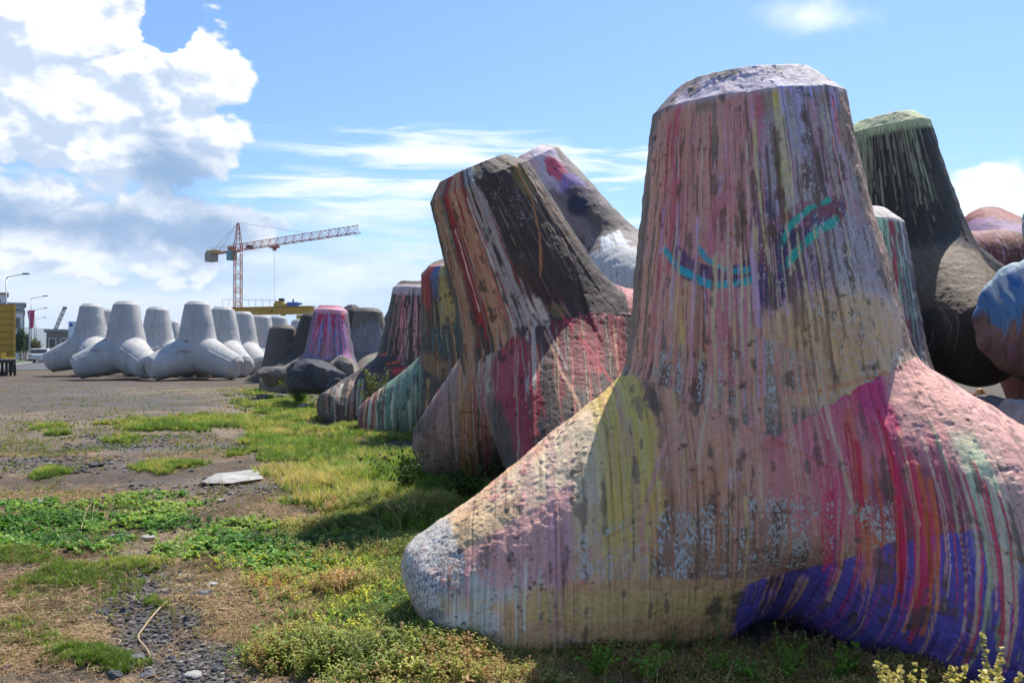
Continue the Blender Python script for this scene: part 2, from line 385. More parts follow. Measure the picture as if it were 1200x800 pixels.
PG = 'graffiti painted tetrapods along the shore'
class Painter:
    """colours a block's surface: poured paint, drips, sprayed patches, in flow coordinates (u across, v up)"""
    def __init__(s, W, N, leg, phi, S, axes, center, base, seed, drape=.22):
        s.W = W; s.N = N; s.n = len(W); s.seed = seed; s.rng = np.random.default_rng(seed)
        s.u = W[:, 0].copy(); s.v = W[:, 2].copy(); s.g = np.full(s.n, 9)
        for li, a in enumerate(axes):
            if abs(a[2]) > .72:
                m = leg == li; sg = 1 if a[2] > 0 else -1
                back = np.array([0, -1., 0]); e = back-a*(back@a); e /= np.linalg.norm(e); f = np.cross(a*sg, e)*1.
                q = W[m]-center; th = np.arctan2(q@f, q@e); s.u[m] = th*.2*H; s.v[m] = center[2]+sg*(q@a); s.g[m] = li
                if drape:                       # paint runs over the crease onto the neighbouring legs
                    m2 = leg != li; q = W[m2]-center; th = np.arctan2(q@f, q@e); uu = th*.2*H
                    dl = np.max([q@b for j, b in enumerate(axes) if j != li], axis=0)-q@a; rad_ = np.linalg.norm(q-(q@a)[:, None]*a, axis=1)
                    Ld = drape*(.05+.7*n1(uu*26, seed+3)**3+.3*n1(uu*70, seed+4)**3+.2*n1(uu*6, seed+5)**2)
                    k_ = (dl < Ld) & (q@a > -.12*H); j_ = np.where(m2)[0][k_]
                    s.u[j_] = uu[k_]; s.v[j_] = center[2]+sg*(q@a)[k_]; s.g[j_] = li
        up_ = int(np.argmax([a[2] for a in axes])); a = axes[up_]; back = np.array([0, -1., 0]); e = back-a*(back@a); e /= np.linalg.norm(e); f = np.cross(a, e)
        q = W-center; s.U2 = np.arctan2(q@f, q@e)*.2*H; s.V2 = center[2]+(q@a); s.up = up_; s.overm = (leg == up_) | (q@a > -.16*H)
        s.px = project(W); tc_ = np.array([0, 0, CAMZ])-W; s.dist = np.linalg.norm(tc_, axis=1); s.face = (tc_*N).sum(1)/s.dist > .02
        s.col = np.tile(lin(base), (s.n, 1)).astype(np.float32); s.A = np.zeros(s.n, np.float32); s.H = np.zeros(s.n, np.float32)
        P = np.stack([s.u*7, s.v*1.3, s.g*3.], 1); s.ns = fbm(P, 3., 3, seed+1)          # streaky
        s.nb = fbm(W, 2.2, 4, seed+2)                                                    # blotchy
        s.nf = fbm(W, 14., 3, seed+3)
        s.fi = np.where(s.face)[0]; s.order = {}
    def pick(s, x, y):
        p = s.px[s.fi]; d = np.abs(p[:, 0]-x)+np.abs(p[:, 1]-y); k = np.argmin(d+0.0*s.dist[s.fi])
        c = np.where(d < d[k]+4)[0]; j = c[np.argmin(s.dist[s.fi][c])]; i = s.fi[j]
        return int(s.g[i]), float(s.u[i]), float(s.v[i])
    def blend(s, m, c, idx=None):
        c = lin(c)
        if idx is None: s.col += m[:, None]*(c-s.col)
        else: s.col[idx] += m[:, None]*(c-s.col[idx])
    def vary(s, c1, c2, a=.4, b=.6, n=None):
        s.blend(sst(s.nb if n is None else n, a, b), c2)
    def pour(s, x0, x1, y0, y1, c, tail=.3, a=1., den=.0, soft=.03, top=.04, g=None, lich=None):
        """band of paint between photo columns x0..x1, from row y0 down to y1, with ragged dripping lower edge"""
        ym = (y0+y1)/2; g0, u0, _ = s.pick(x0, ym); g1, u1, _ = s.pick(x1, ym); _, _, vt = s.pick((x0+x1)/2, y0); gm, _, vb = s.pick((x0+x1)/2, y1)
        gr = gm if g is None else g
        if g is None and g0 != gm: _, u0, _ = s.pick(x0*.7+x1*.3, ym)
        if u0 > u1: u0, u1 = u1, u0
        if vt < vb: vt, vb = vb, vt
        k = s.rng.integers(9999)
        ix = np.where((s.g == gr) & (s.u > u0-.15-soft) & (s.u < u1+.15+soft) & (s.v > vb-tail-.1))[0]
        U = s.u[ix]; Vv = s.v[ix]; nf = s.nf[ix]
        h = n1(U*28, k)**2*.7+n1(U*70, k+1)**3*.6
        lo = vb-tail*(h-.25); w_ = (n1(Vv*5, k+2)-.5)*.05+(nf-.5)*.05
        m = sst(U+w_, u0-soft, u0+soft)*(1-sst(U+w_, u1-soft, u1+soft))*sst(Vv, lo-.012, lo+.012)
        if top is not None: m = m*(1-sst(Vv+(nf-.5)*.12, vt-top, vt+top))
        if den: m = m*sst(n1(U*32+n1(Vv*1.5, k+6)*.8, k+5)*.55+s.ns[ix]*.45+.12*(nf-.5), den-.05, den+.05)
        m = m*a
        s.blend(m, c, ix); s.H[ix] += m*.0012
        if lich is not None: s.A[ix] = np.maximum(s.A[ix], m*lich)
    def drips(s, x0, x1, y0, y1, n, pal, ln=(.2, 1.), wd=(.004, .012), a=.9, g=None, hgt=.003, jit=.15, over=0.):
        ym = (y0+y1)/2; xm = (x0+x1)/2
        g0, u0, _ = s.pick(x0, ym); g1, u1, _ = s.pick(x1, ym); gt, _, vt = s.pick(xm, y0); gm, _, vb = s.pick(xm, y1)
        gr = gm if g is None else g
        key = 'over' if over else gr; AU, AV = (s.U2, s.V2) if over else (s.u, s.v)
        if key not in s.order:
            i = np.where(s.overm if over else s.g == gr)[0]; s.order[key] = i[np.argsort(AU[i])]
        od = s.order[key]; us = AU[od]
        if u0 > u1: u0, u1 = u1, u0
        if vt < vb: vt, vb = vb, vt
        vb -= over
        for _ in range(n):
            uc = s.rng.uniform(u0, u1); wd_ = wd[0]*.7+(wd[1]*1.7-wd[0]*.7)*s.rng.random()**2.4; L = s.rng.uniform(*ln)*(vt-vb); v1 = vt-s.rng.random()*jit*(vt-vb); v0 = v1-L
            i0, i1 = np.searchsorted(us, [uc-wd_*3-.03, uc+wd_*3+.03]); ix = od[i0:i1]
            if not len(ix): continue
            v = AV[ix]; t = np.clip((v1-v)/max(L, .01), 0, 1)
            wob = np.sin(v*7+uc*50)*.006+np.sin(v*19+uc*90)*.002; hw = wd_*(1-.45*t)+wd_*.5*np.exp(-((v-v0)/.025)**2)
            d = np.abs(AU[ix]-uc-wob); m = (1-sst(d, hw*.6, hw*1.15+.0015))*sst(v, v0-.01, v0+.01)*(1-sst(v, v1-.02, v1+.02))*a
            s.blend(m, pal[s.rng.integers(len(pal))], ix); s.H[ix] += m*hgt; s.A[ix] *= (1-m)
    def splash(s, x, y, rx, ry, c, a=1., k=.6, hard=.18, lich=None, g=None):
        """blotch centred at photo point, radii in metres"""
        gr, u0, v0 = s.pick(x, y)
        if g is not None: gr = g
        d = 1-np.sqrt(((s.u-u0)/rx)**2+((s.v-v0)/ry)**2)+k*(s.nb-.5)*2+k*.5*(s.nf-.5)
        m = sst(d, -hard, hard)*a*(s.g == gr)
        if c is not None: s.blend(m, c)
        if lich is not None: s.A = np.maximum(s.A, m*lich)
        return m
    def under(s, pts, x0, x1, c, a=1., soft=.015, drip=.0, g=None, lich=None, wob=.03):
        q = [s.pick(*p) for p in pts]; gr = q[0][0] if g is None else g
        _, ua, _ = s.pick(x0, np.interp(x0, [p[0] for p in pts], [p[1] for p in pts])+12); _, ub, _ = s.pick(x1, np.interp(x1, [p[0] for p in pts], [p[1] for p in pts])+12)
        q = sorted((k[1], k[2]) for k in q); k = s.rng.integers(9999); ix = np.where((s.g == gr) & (s.u > ua-.1) & (s.u < ub+.1))[0]
        top = np.interp(s.u[ix], [k_[0] for k_ in q], [k_[1] for k_ in q]); U = s.u[ix]+(s.nb[ix]-.5)*.10
        m = (1-sst(s.v[ix]+(s.nf[ix]-.5)*wob-drip*n1(s.u[ix]*34, k)**2, top-soft, top+soft))*sst(U, ua-.03, ua+.03)*(1-sst(U, ub-.03, ub+.03))*a
        if c is not None: s.blend(m, c, ix)
        if lich is not None: s.A[ix] = s.A[ix]*(1-m/a)+m/a*lich*(.45+.85*sst(s.ns[ix]*.3+s.nb[ix]*.5+s.nf[ix]*.2, .42, .58))
    def stroke(s, pts, wd, c, a=1., skip=.0):
        q = [s.pick(*p) for p in pts]; gr = q[0][0]
        P = np.array([(b, c_) for _, b, c_ in q]); t = np.linspace(0, len(P)-1, 60); P = np.stack([np.interp(t, np.arange(len(P)), P[:, k]) for k in (0, 1)], 1)
        i = np.where((s.g == gr) & (s.u > P[:, 0].min()-.1) & (s.u < P[:, 0].max()+.1) & (s.v > P[:, 1].min()-.1) & (s.v < P[:, 1].max()+.1))[0]
        d = np.full(len(i), 9.)
        for p in P: d = np.minimum(d, np.hypot(s.u[i]-p[0], s.v[i]-p[1]))
        m = (1-sst(d+(s.nf[i]-.5)*.02, wd*.8, wd*1.15))*a
        if skip: m = m*sst(s.ns[i], skip-.06, skip+.06)
        s.blend(m, c, i)
    def dark(s, thr=.55, c=(52, 44, 40), a=.8, lo=-9, hi=9):
        s.blend(sst(s.ns*.6+s.nf*.4, thr, thr+.07)*a*sst(s.v, lo, lo+.3)*(1-sst(s.v, hi-.3, hi)), c)

def make_block(pos, ang, n, base, seed, paint=None, material=None, label='', group=None, gain=1.0, fil=.05, facet=0., drape=.22, rough=.01, simple_=False, name='tetrapod', seam=True, deform=None):
    V, Q, T, leg, phi, S = tetra(n, fil, facet=facet, rtip=group == PG)
    R = euler(*ang); pos = np.array(pos)+np.array([0, 0, CAMZ])
    W = V@R.T+pos
    if deform: W = deform(W)
    N = normals(W, Q, T); ax = [R@a for a in AXES]
    # casting seams where the mould halves met
    if seam:
        dseam = np.min([np.abs(((phi-c_+math.pi) % (2*math.pi))-math.pi) for c_ in (math.pi/3, math.pi, 5*math.pi/3)], axis=0)*.2*H
        sm = np.exp(-(dseam/(.010 if n > 200 else .035))**2)*(S < .6*H)*sst(fbm(V, 3., 2, seed+40), .25, .45)*(1 if n > 200 else 2.5)
    else: sm = 0
    big = fbm(V+seed, 1.6, 3, seed+30)-.5; fine = fbm(V+seed, 11., 4, seed+31)-.5
    p_ = None
    if paint or not simple_:
        p_ = Painter(W, N, leg, phi, S, ax, pos, base, seed, drape)
        if paint: paint(p_)
    pits = 0
    if n >= 300:
        pn = fbm(V+seed, 26., 2, seed+33); pits = -.006*sst(pn, .66, .78)
    W = W+N*((big*.05+fine*rough*2.2+sm*.010+pits+(p_.H if p_ else 0))[:, None])
    at_ = None
    if p_:
        col = p_.col*gain*np.array([1.06, .99, .85], np.float32); col = col/np.maximum(1, col.max(1)/.72)[:, None]; col = np.clip(col, 0, .85); at_ = {'paint': ('FLOAT_COLOR', np.concatenate([col, p_.A[:, None]], 1)), 'flow': ('FLOAT_VECTOR', np.stack([p_.u, p_.v, p_.g], 1))}
    o = mesh_np(name, W-pos, T, Q, True, None, material or M_paint, at_)
    o.location = pos
    prop(o, label, 'tetrapod', group)
    return o, pos

# ------------------------------------------------------------------ ground
def axis(a, b, d, lo, hi, g=1.12):
    x = list(np.arange(a, b, d)); s = d
    while x[-1] < hi: s *= g; x.append(x[-1]+s)
    s = d; l = [a]
    while l[-1] > lo: s *= g; l.append(l[-1]-s)
    return np.array(l[:0:-1]+x)
def elps(X, Y, lst):
    """max of soft ellipses given by (px, py, rx px, ry px) around ground points"""
    r = np.zeros(len(X)); depth = np.maximum(Y, .5)
    for px, py, rx, ry in lst:
        c = gp(px, py); sx = rx*c.y/1000; y0 = gp(px, py+ry).y; y1 = gp(px, max(py-ry, 428)).y; sy = max((y1-y0)/2, .1); cy = (y0+y1)/2
        d = np.sqrt(((X-c.x-(Y-c.y)*c.x/c.y)/sx)**2+((Y-cy)/sy)**2)
        r = np.maximum(r, 1.45-d)
    return np.clip(r, 0, 1)
GREEN = [(55,622,105,30),(190,606,80,24),(290,634,100,30),(345,660,50,20),(420,625,40,16)]           # broad-leaved patches
GRASS = [(240,498,110,10),(205,549,45,7),(350,495,55,22),(355,530,75,22),(430,500,60,26),(430,562,80,34),(500,590,100,34),(300,458,40,8),(30,655,60,12),(80,690,70,16),(25,745,70,18),(110,776,60,12),(160,668,40,8),(60,556,20,9),(60,505,30,5),(150,515,30,5),(350,585,50,12),(600,605,60,20),(330,472,50,10),(180,715,20,6)]
SHRUB = [(900,772,150,22),(335,710,60,50),(385,645,80,36),(455,640,100,50),(440,720,130,80),(600,770,230,40),(520,700,120,60),(350,770,80,30),(900,792,330,26),(340,690,50,26)]
STRAW = [(280,588,110,26),(60,585,120,14),(320,560,40,14),(60,680,130,50),(250,690,120,50),(120,500,200,20),(60,530,100,20),(300,740,110,60),(20,740,90,60),(200,520,120,18),(150,640,160,22),(60,600,100,14),(300,480,80,14),(200,460,120,8)]
GRAVEL = [(180,725,70,56),(235,775,60,34),(110,470,170,22),(170,520,150,12),(60,545,110,12),(240,570,110,9)]
def dens(X, Y, lst, amp=.9, sc=1.3, seed=5):
    n = fbm(np.stack([X, Y, X*0], 1), sc, 4, seed)
    e = elps(X, Y, lst); return np.clip(e+((n-.5)*amp*2.4)*sst(e, 0, .35)-.30, 0, 1)
gx = axis(-6.5, 4.6, .028, -4200, 4200, 1.13); gy = axis(2.6, 11.5, .030, -60, 4600, 1.045)
GX, GY = np.meshgrid(gx, gy); X = GX.ravel(); Y = GY.ravel()
P3 = np.stack([X, Y, X*0], 1)
Z = gh(X, Y)
veg = np.maximum(dens(X, Y, GRASS), np.maximum(dens(X, Y, GREEN, seed=8), dens(X, Y, SHRUB, seed=9)))
grav = dens(X, Y, GRAVEL, 1.0, 2.0, 12); strw = dens(X, Y, STRAW, 1.2, 1.7, 14)*(1-grav*.9)
nearw = np.clip((40-Y)/30, 0, 1)
Z += ((fbm(P3, .8, 4, 3)-.5)*.16*nearw + (fbm(P3, 6., 3, 4)-.5)*.05*np.clip((14-Y)/8, 0, 1) + (fbm(P3, 22., 2, 6)-.5)*.022*(Y < 12) + veg*.03*nearw)
# heaped soil and roots around the feet of the nearest blocks
def mound(cx, cy, r, h): 
    global Z
    Z = Z + h*np.exp(-(((X-cx)**2+(Y-cy)**2)/r**2))
mound(.9, 4.3, .7, -.06); mound(1.7, 4.0, .8, -.05); mound(-.35, 4.75, .45, .10)
nx, ny = len(gx), len(gy); ii = (np.arange(ny-1)[:, None]*nx+np.arange(nx-1)[None]).ravel()
Qg = np.stack([ii, ii+1, ii+1+nx, ii+nx], 1)
m, t, b = mat('soil'); o_ = t.new('ShaderNodeTexCoord').outputs['Object']
av = t.new('ShaderNodeAttribute', attribute_name='cover'); cr, cg, cb = t.sep(av.outputs['Vector'])
n1_ = t.noise(o_, 1.1, 6., .6); n2_ = t.noise(o_, 9., 7., .65); n3_ = t.noise(o_, 55., 5., .7); n4_ = t.noise(o_, 3.3, 6., .7)
c = t.mix(t.step(n1_, .35, .65), (.110, .084, .064), (.175, .130, .092))
c = t.mix(t.step(n2_, .45, .62), c, (.085, .068, .055))
far_ = t.step(t.noise(t.vm('MULTIPLY', o_, (.5, 1., 1.)), .35, 6., .7), .42, .6)
c = t.mix(t.m('MULTIPLY', far_, .6), c, (.086, .071, .059))
c = t.mix(t.m('MULTIPLY', cr, .8), c, t.mix(t.step(n2_, .4, .65), (.06, .075, .02), (.12, .11, .045)))      # plants
gcol = t.mix(t.step(n3_, .35, .7), (.045, .042, .044), (.20, .185, .18))
c = t.mix(t.m('MULTIPLY', cg, .85), c, gcol)                                                     # gravel
c = t.mix(t.m('MULTIPLY', cb, .75), c, t.mix(n3_, (.19, .135, .09), (.38, .29, .20)))                      # straw
c = t.mix(t.m('MULTIPLY', t.step(n4_, .62, .72), .5), c, (.03, .026, .024))
vv = t.voro(o_, 26., 'F1', 'Distance'); vc = t.voro(o_, 26., 'F1', 'Color')
c = t.mix(t.m('MULTIPLY', t.step(vv, .22, .12), .45), c, t.mix(t.sep(vc)[0], (.05, .05, .05), (.30, .28, .27)))
t.put(b.inputs['Base Color'], c); b.inputs['Roughness'].default_value = .95; b.inputs['Specular IOR Level'].default_value = .2
bp = t.new('ShaderNodeBump'); bp.inputs['Strength'].default_value = .8; bp.inputs['Distance'].default_value = .03
t.l.new(t.m('ADD', t.m('MULTIPLY', n3_, .6), t.m('ADD', n2_, t.m('MULTIPLY', t.step(vv, .3, .0), .5))), bp.inputs['Height']); t.l.new(bp.outputs[0], b.inputs['Normal'])
ground = mesh_np('ground', np.stack([X, Y, Z], 1), None, Qg, True, None, m, {'cover': ('FLOAT_VECTOR', np.stack([veg, grav, strw], 1))})
prop(ground, kind='structure')
ZG = Z.reshape(ny, nx)
def gz(x, y):
    x = np.atleast_1d(np.asarray(x, float)); y = np.atleast_1d(np.asarray(y, float))
    i = np.clip(np.searchsorted(gx, x)-1, 0, nx-2); j = np.clip(np.searchsorted(gy, y)-1, 0, ny-2)
    fx = (x-gx[i])/(gx[i+1]-gx[i]); fy = (y-gy[j])/(gy[j+1]-gy[j])
    return (ZG[j, i]*(1-fx)+ZG[j, i+1]*fx)*(1-fy)+(ZG[j+1, i]*(1-fx)+ZG[j+1, i+1]*fx)*fy

# ------------------------------------------------------------------ the painted blocks
def paint_hero(p):
    u9 = 1
    up = p.pick(880, 250)[0]; lo = p.pick(600, 700)[0]
    p.vary((128, 108, 100), (92, 80, 74), .35, .6)
    # upright leg: mauve and dusty pink pours over dark concrete
    p.pour(752, 905, 128, 470, (160, 120, 114), .5, .85, .38, g=up, top=.03)
    p.pour(752, 800, 128, 460, (176, 128, 112), .3, .7, .36, g=up)
    p.pour(764, 792, 128, 330, (150, 62, 84), .5, .8, .42, g=up)
    p.pour(850, 900, 96, 330, (150, 74, 90), .7, .7, .50, g=up)
    p.pour(868, 884, 98, 250, (128, 44, 62), .5, .8, .45, g=up)
    p.pour(800, 900, 96, 460, (180, 134, 134), .5, .8, .54, g=up)
    p.pour(893, 902, 110, 420, (150, 118, 170), .3, .75, .35, g=up)
    p.pour(905, 985, 100, 330, (118, 104, 100), .3, .9, .3, g=up)
    p.pour(925, 985, 96, 180, (128, 122, 172), .4, .8, .5, g=up)
    p.pour(930, 975, 100, 300, (62, 54, 50), .5, .85, .55, g=up)
    p.pour(905, 920, 98, 200, (196, 178, 92), .5, .8, .42, g=up)
    p.pour(962, 1000, 110, 260, (150, 70, 72), .4, .7, .55, g=up)
    p.splash(975, 250, .35, .75, (126, 122, 138), .55, .7, lich=.8, g=up)
    p.splash(960, 310, .36, .28, (96, 84, 92), .5, .6, lich=1., g=up)
    p.splash(1010, 380, .30, .6, (120, 118, 130), .6, .6, lich=.75, g=up)
    p.splash(925, 365, .26, .34, (98, 72, 98), .85, .3, g=up)
    p.splash(905, 330, .10, .45, (52, 42, 78), .8, .3, g=up)
    p.splash(985, 400, .40, .27, (188, 160, 122), .9, .35, .35, g=up)
    p.splash(955, 425, .35, .18, (178, 142, 104), .7, .35, .35, g=up)
    p.splash(812, 370, .14, .22, (186, 170, 92), .8, .8, g=up)
    p.splash(845, 395, .10, .22, (160, 150, 96), .6, .8, g=up)
    p.splash(850, 430, .40, .16, (98, 88, 76), .7, .7, lich=.9, g=up)
    p.pour(845, 935, 395, 500, (98, 90, 80), .2, .6, .5, g=up, lich=.85)
    p.drips(765, 905, 128, 455, 54, [(178, 128, 128), (190, 140, 134), (168, 112, 122), (152, 100, 96)], (.35, 1.), (.004, .013), .92, g=up, jit=.5)
    p.drips(775, 1000, 120, 300, 40, [(198, 186, 172), (156, 132, 176), (128, 52, 66), (172, 168, 108), (180, 128, 140)], (.25, .9), (.003, .006), .85, g=up, jit=.6)
    p.drips(800, 1000, 115, 420, 60, [(66, 54, 48), (84, 66, 60)], (.15, .6), (.003, .011), .8, g=up, jit=.7, hgt=-.001)
    p.pour(828, 852, 230, 450, (168, 104, 116), .05, .85, g=up, soft=.012)
    # painted smile in two turquoise lines round a navy band
    p.stroke([(790, 300), (806, 318), (835, 326), (870, 318), (905, 295), (945, 262), (985, 243)], .060, (50, 42, 76), .85, .0)
    p.stroke([(900, 300), (915, 272), (945, 250), (985, 244)], .07, (104, 60, 66), .7, .38)
    p.stroke([(776, 292), (794, 315), (830, 334), (870, 330), (884, 322)], .021, (32, 122, 136), .95, .0)
    p.stroke([(814, 288), (826, 303), (850, 318), (876, 312)], .016, (32, 118, 134), .9, .0)
    p.stroke([(918, 312), (940, 290), (962, 270), (984, 257)], .021, (34, 126, 118), .95, .0)
    p.stroke([(915, 285), (930, 262), (952, 243), (975, 234)], .017, (34, 126, 114), .9, .0)
    p.stroke([(912, 280), (913, 320), (908, 350)], .05, (44, 38, 66), .8, .3)
    p.drips(770, 1010, 240, 460, 42, [(188, 166, 150), (178, 140, 134), (196, 180, 146), (158, 128, 158)], (.25, .85), (.003, .0065), .92, g=up, jit=.35)
    # cap: lavender and white over dark
    mcap = (p.g == up)*sst(p.v, p.pick(870, 112)[2], p.pick(870, 112)[2]+.06)
    p.blend(mcap*.95, (134, 126, 144)); p.blend(mcap*sst(p.nb+.3*(p.nf-.5), .48, .58)*sst(-p.u, -.1, .35)*.9, (70, 60, 64)); p.A = np.maximum(p.A, mcap*.75*sst(p.u, -.1, .2))
    p.pour(905, 985, 92, 108, (134, 134, 184), .25, .7, .35, g=up)
    # rust line and grime at the root
    p.stroke([(920, 458), (960, 456), (1000, 448), (1040, 437)], .010, (140, 80, 42), .8, .3)
    # ---- lower legs
    L = dict(g=lo); m9 = (p.g == lo)*1.
    p.blend(m9, (128, 98, 76)); p.blend(m9*sst(p.nb, .42, .6)*.7, (96, 76, 64)); p.A *= (1-m9)
    ul = p.pick(700, 560)[1]; ml = m9*(p.u < ul+.25)
    p.blend(ml, (190, 164, 130)); p.blend(ml*sst(p.nb, .45, .62)*.7, (188, 148, 120)); p.blend(ml*sst(fbm(p.W, 2.3, 4, 77), .54, .64)*.6, (160, 152, 138))
    p.pour(735, 905, 440, 600, (122, 90, 72), 1.2, 1., 0, soft=.05, top=None, **L)
    p.pour(775, 905, 440, 620, (148, 108, 84), .5, .8, .42, top=None, **L)
    p.pour(700, 768, 440, 640, (214, 184, 100), .25, .97, .10, soft=.02, top=None, **L)
    p.pour(690, 712, 450, 600, (170, 150, 108), .5, .8, .4, top=None, **L)
    p.pour(742, 768, 455, 745, (178, 162, 98), .2, .7, .45, top=None, **L)
    p.pour(775, 905, 455, 690, (150, 112, 94), .4, .7, .55, top=None, **L)
    p.pour(842, 862, 480, 560, (128, 116, 162), .3, .8, .45, top=None, **L)
    p.pour(880, 960, 480, 680, (142, 106, 94), .3, .9, .30, top=None, **L)
    p.splash(930, 500, .35, .22, (162, 118, 104), .8, .5, **L)
    # white crusted band across the front
    p.under([(640, 620), (760, 600), (880, 575), (1000, 590)], 640, 1040, (96, 80, 70), .5, .06, lich=.56, **L)
    p.under([(500, 668), (540, 645), (600, 606), (640, 582), (668, 560)], 505, 668, (192, 144, 142), .97, .02, lich=.25, **L)
    p.pour(610, 668, 470, 600, (178, 146, 138), .2, .7, .5, top=None, **L)
    p.pour(640, 664, 560, 745, (158, 116, 128), .1, .8, .25, **L)
    p.under([(495, 668), (540, 684), (590, 690), (640, 690)], 495, 640, (134, 138, 132), .9, .05, .10, lich=.45, **L)
    p.splash(500, 660, .20, .22, (80, 76, 78), .85, .6, lich=.9, **L); p.splash(488, 695, .14, .2, (74, 72, 76), .8, .7, lich=.9, **L)
    for g_ in set(p.g[p.W[:, 0] < p.W[:, 0].min()+.3].tolist()): p.A = np.maximum(p.A, (p.g == g_)*(p.W[:, 0] < p.W[:, 0].min()+.22)*.8)
    p.under([(575, 722), (620, 700), (660, 688), (760, 684), (915, 680)], 585, 925, (172, 136, 100), .95, .02, .04, lich=.15, **L)
    p.splash(760, 712, 1.0, .08, (168, 146, 96), .7, .7, **L)
    p.under([(560, 742), (680, 752), (820, 755)], 650, 840, (74, 64, 90), .6, .03, .03, **L)
    for q in ((870, 702), (862, 722), (838, 716), (885, 712), (905, 700)): p.splash(q[0], q[1], .06, .045, (58, 50, 42), .85, .9, **L)
    # magenta, crimson, plum, pale pink and grey green on the right leg
    p.splash(1010, 490, .42, .30, (172, 78, 104), .92, .35, .4, **L); p.splash(1030, 470, .22, .16, (168, 50, 98), .85, .4, .4, **L)
    p.splash(985, 560, .30, .30, (170, 104, 112), .8, .5, .4, **L)
    p.pour(1050, 1200, 430, 540, (226, 168, 164), .25, 1., .0, top=None, **L)
    p.splash(1120, 560, .34, .26, (128, 74, 84), .9, .45, **L); p.splash(1090, 590, .25, .2, (104, 52, 66), .8, .6, **L)
    p.pour(1140, 1200, 500, 640, (138, 148, 124), .4, .9, .2, top=.15, **L)
    p.under([(1000, 590), (1040, 580), (1060, 585)], 960, 1050, None, 1., .05, lich=.6, **L)
    LINE = [(872, 688), (915, 676), (960, 664), (1045, 638), (1120, 622), (1198, 612)]
    p.under(LINE, 872, 1199, (66, 58, 128), .98, .010, 0., lich=.0, wob=.02, **L)
    p.blend(m9*(p.u > p.pick(890, 700)[1])*(1-sst(p.v, .1, .5))*sst(p.nb, .42, .62)*.35, (74, 64, 136))
    mr = m9*(p.u > p.pick(1180, 600)[1]); p.blend(mr*sst(.6-p.v, 0, .05)*.9, (66, 58, 128)); p.blend(mr*sst(p.v-.6, 0, .05)*.8, (168, 130, 128))
    p.pour(1008, 1022, 470, 690, (180, 96, 60), .3, .9, .2, top=.1, **L)
    p.pour(1046, 1078, 480, 700, (166, 34, 66), .5, .92, .36, top=.1, **L)
    p.pour(1074, 1088, 520, 740, (178, 44, 70), .4, .9, .40, **L)
    p.pour(965, 990, 470, 650, (166, 44, 78), .4, .8, .46, **L)
    p.pour(1146, 1200, 600, 700, (126, 130, 112), .35, .85, .45, **L); p.pour(1166, 1190, 620, 745, (116, 126, 106), .2, .85, .42, **L)
    P_ = [(176, 40, 70), (160, 60, 88), (190, 130, 120), (182, 92, 60), (150, 30, 58)]
    p.drips(950, 1100, 470, 720, 22, P_, (.3, 1.), (.003, .009), .92, g=lo, jit=.4)
    p.drips(950, 1200, 640, 790, 16, [(150, 44, 92), (172, 110, 104), (120, 60, 120), (186, 142, 116)], (.3, 1.), (.002, .005), .85, g=lo, jit=.3)
    p.drips(1100, 1200, 440, 760, 26, [(206, 150, 148), (128, 136, 112), (190, 60, 90), (214, 190, 176)], (.3, .9), (.003, .008), .85, g=lo, jit=.4)
    p.drips(700, 905, 455, 720, 46, [(164, 124, 104), (176, 158, 112), (134, 92, 72), (92, 72, 62), (156, 118, 108)], (.2, .8), (.003, .007), .85, g=lo, jit=.6)
    p.drips(890, 935, 670, 745, 14, [(192, 150, 108), (150, 110, 120)], (.5, 1.), (.003, .004), .9, g=lo, jit=.2)
    p.drips(515, 660, 650, 752, 40, [(182, 140, 142), (146, 148, 142), (118, 116, 116), (164, 126, 118)], (.3, 1.), (.003, .006), .85, g=lo, jit=.4)
    p.drips(800, 965, 380, 460, 44, [(170, 130, 118), (158, 114, 108), (180, 156, 136), (150, 108, 96)], (.4, 1.), (.003, .006), .88, jit=.3, over=.6, g=up)
    p.drips(820, 1030, 430, 460, 24, [(92, 76, 68), (104, 88, 80)], (.4, 1.), (.004, .009), .6, jit=.1, over=.3, hgt=0, g=up)
    p.dark(.585, (72, 58, 50), .8)
    p.A *= sst(p.v, .05, .3); xg = p.u
    # thick crumbs of old paint on the leg tips
    cr = sst(fbm(p.W, 30., 2, 91), .60, .74)*m9*(xg < p.pick(690, 560)[1])
    p.H += cr*.004; p.blend(cr*sst(p.nb, .5, .6)*.8, (206, 140, 140))

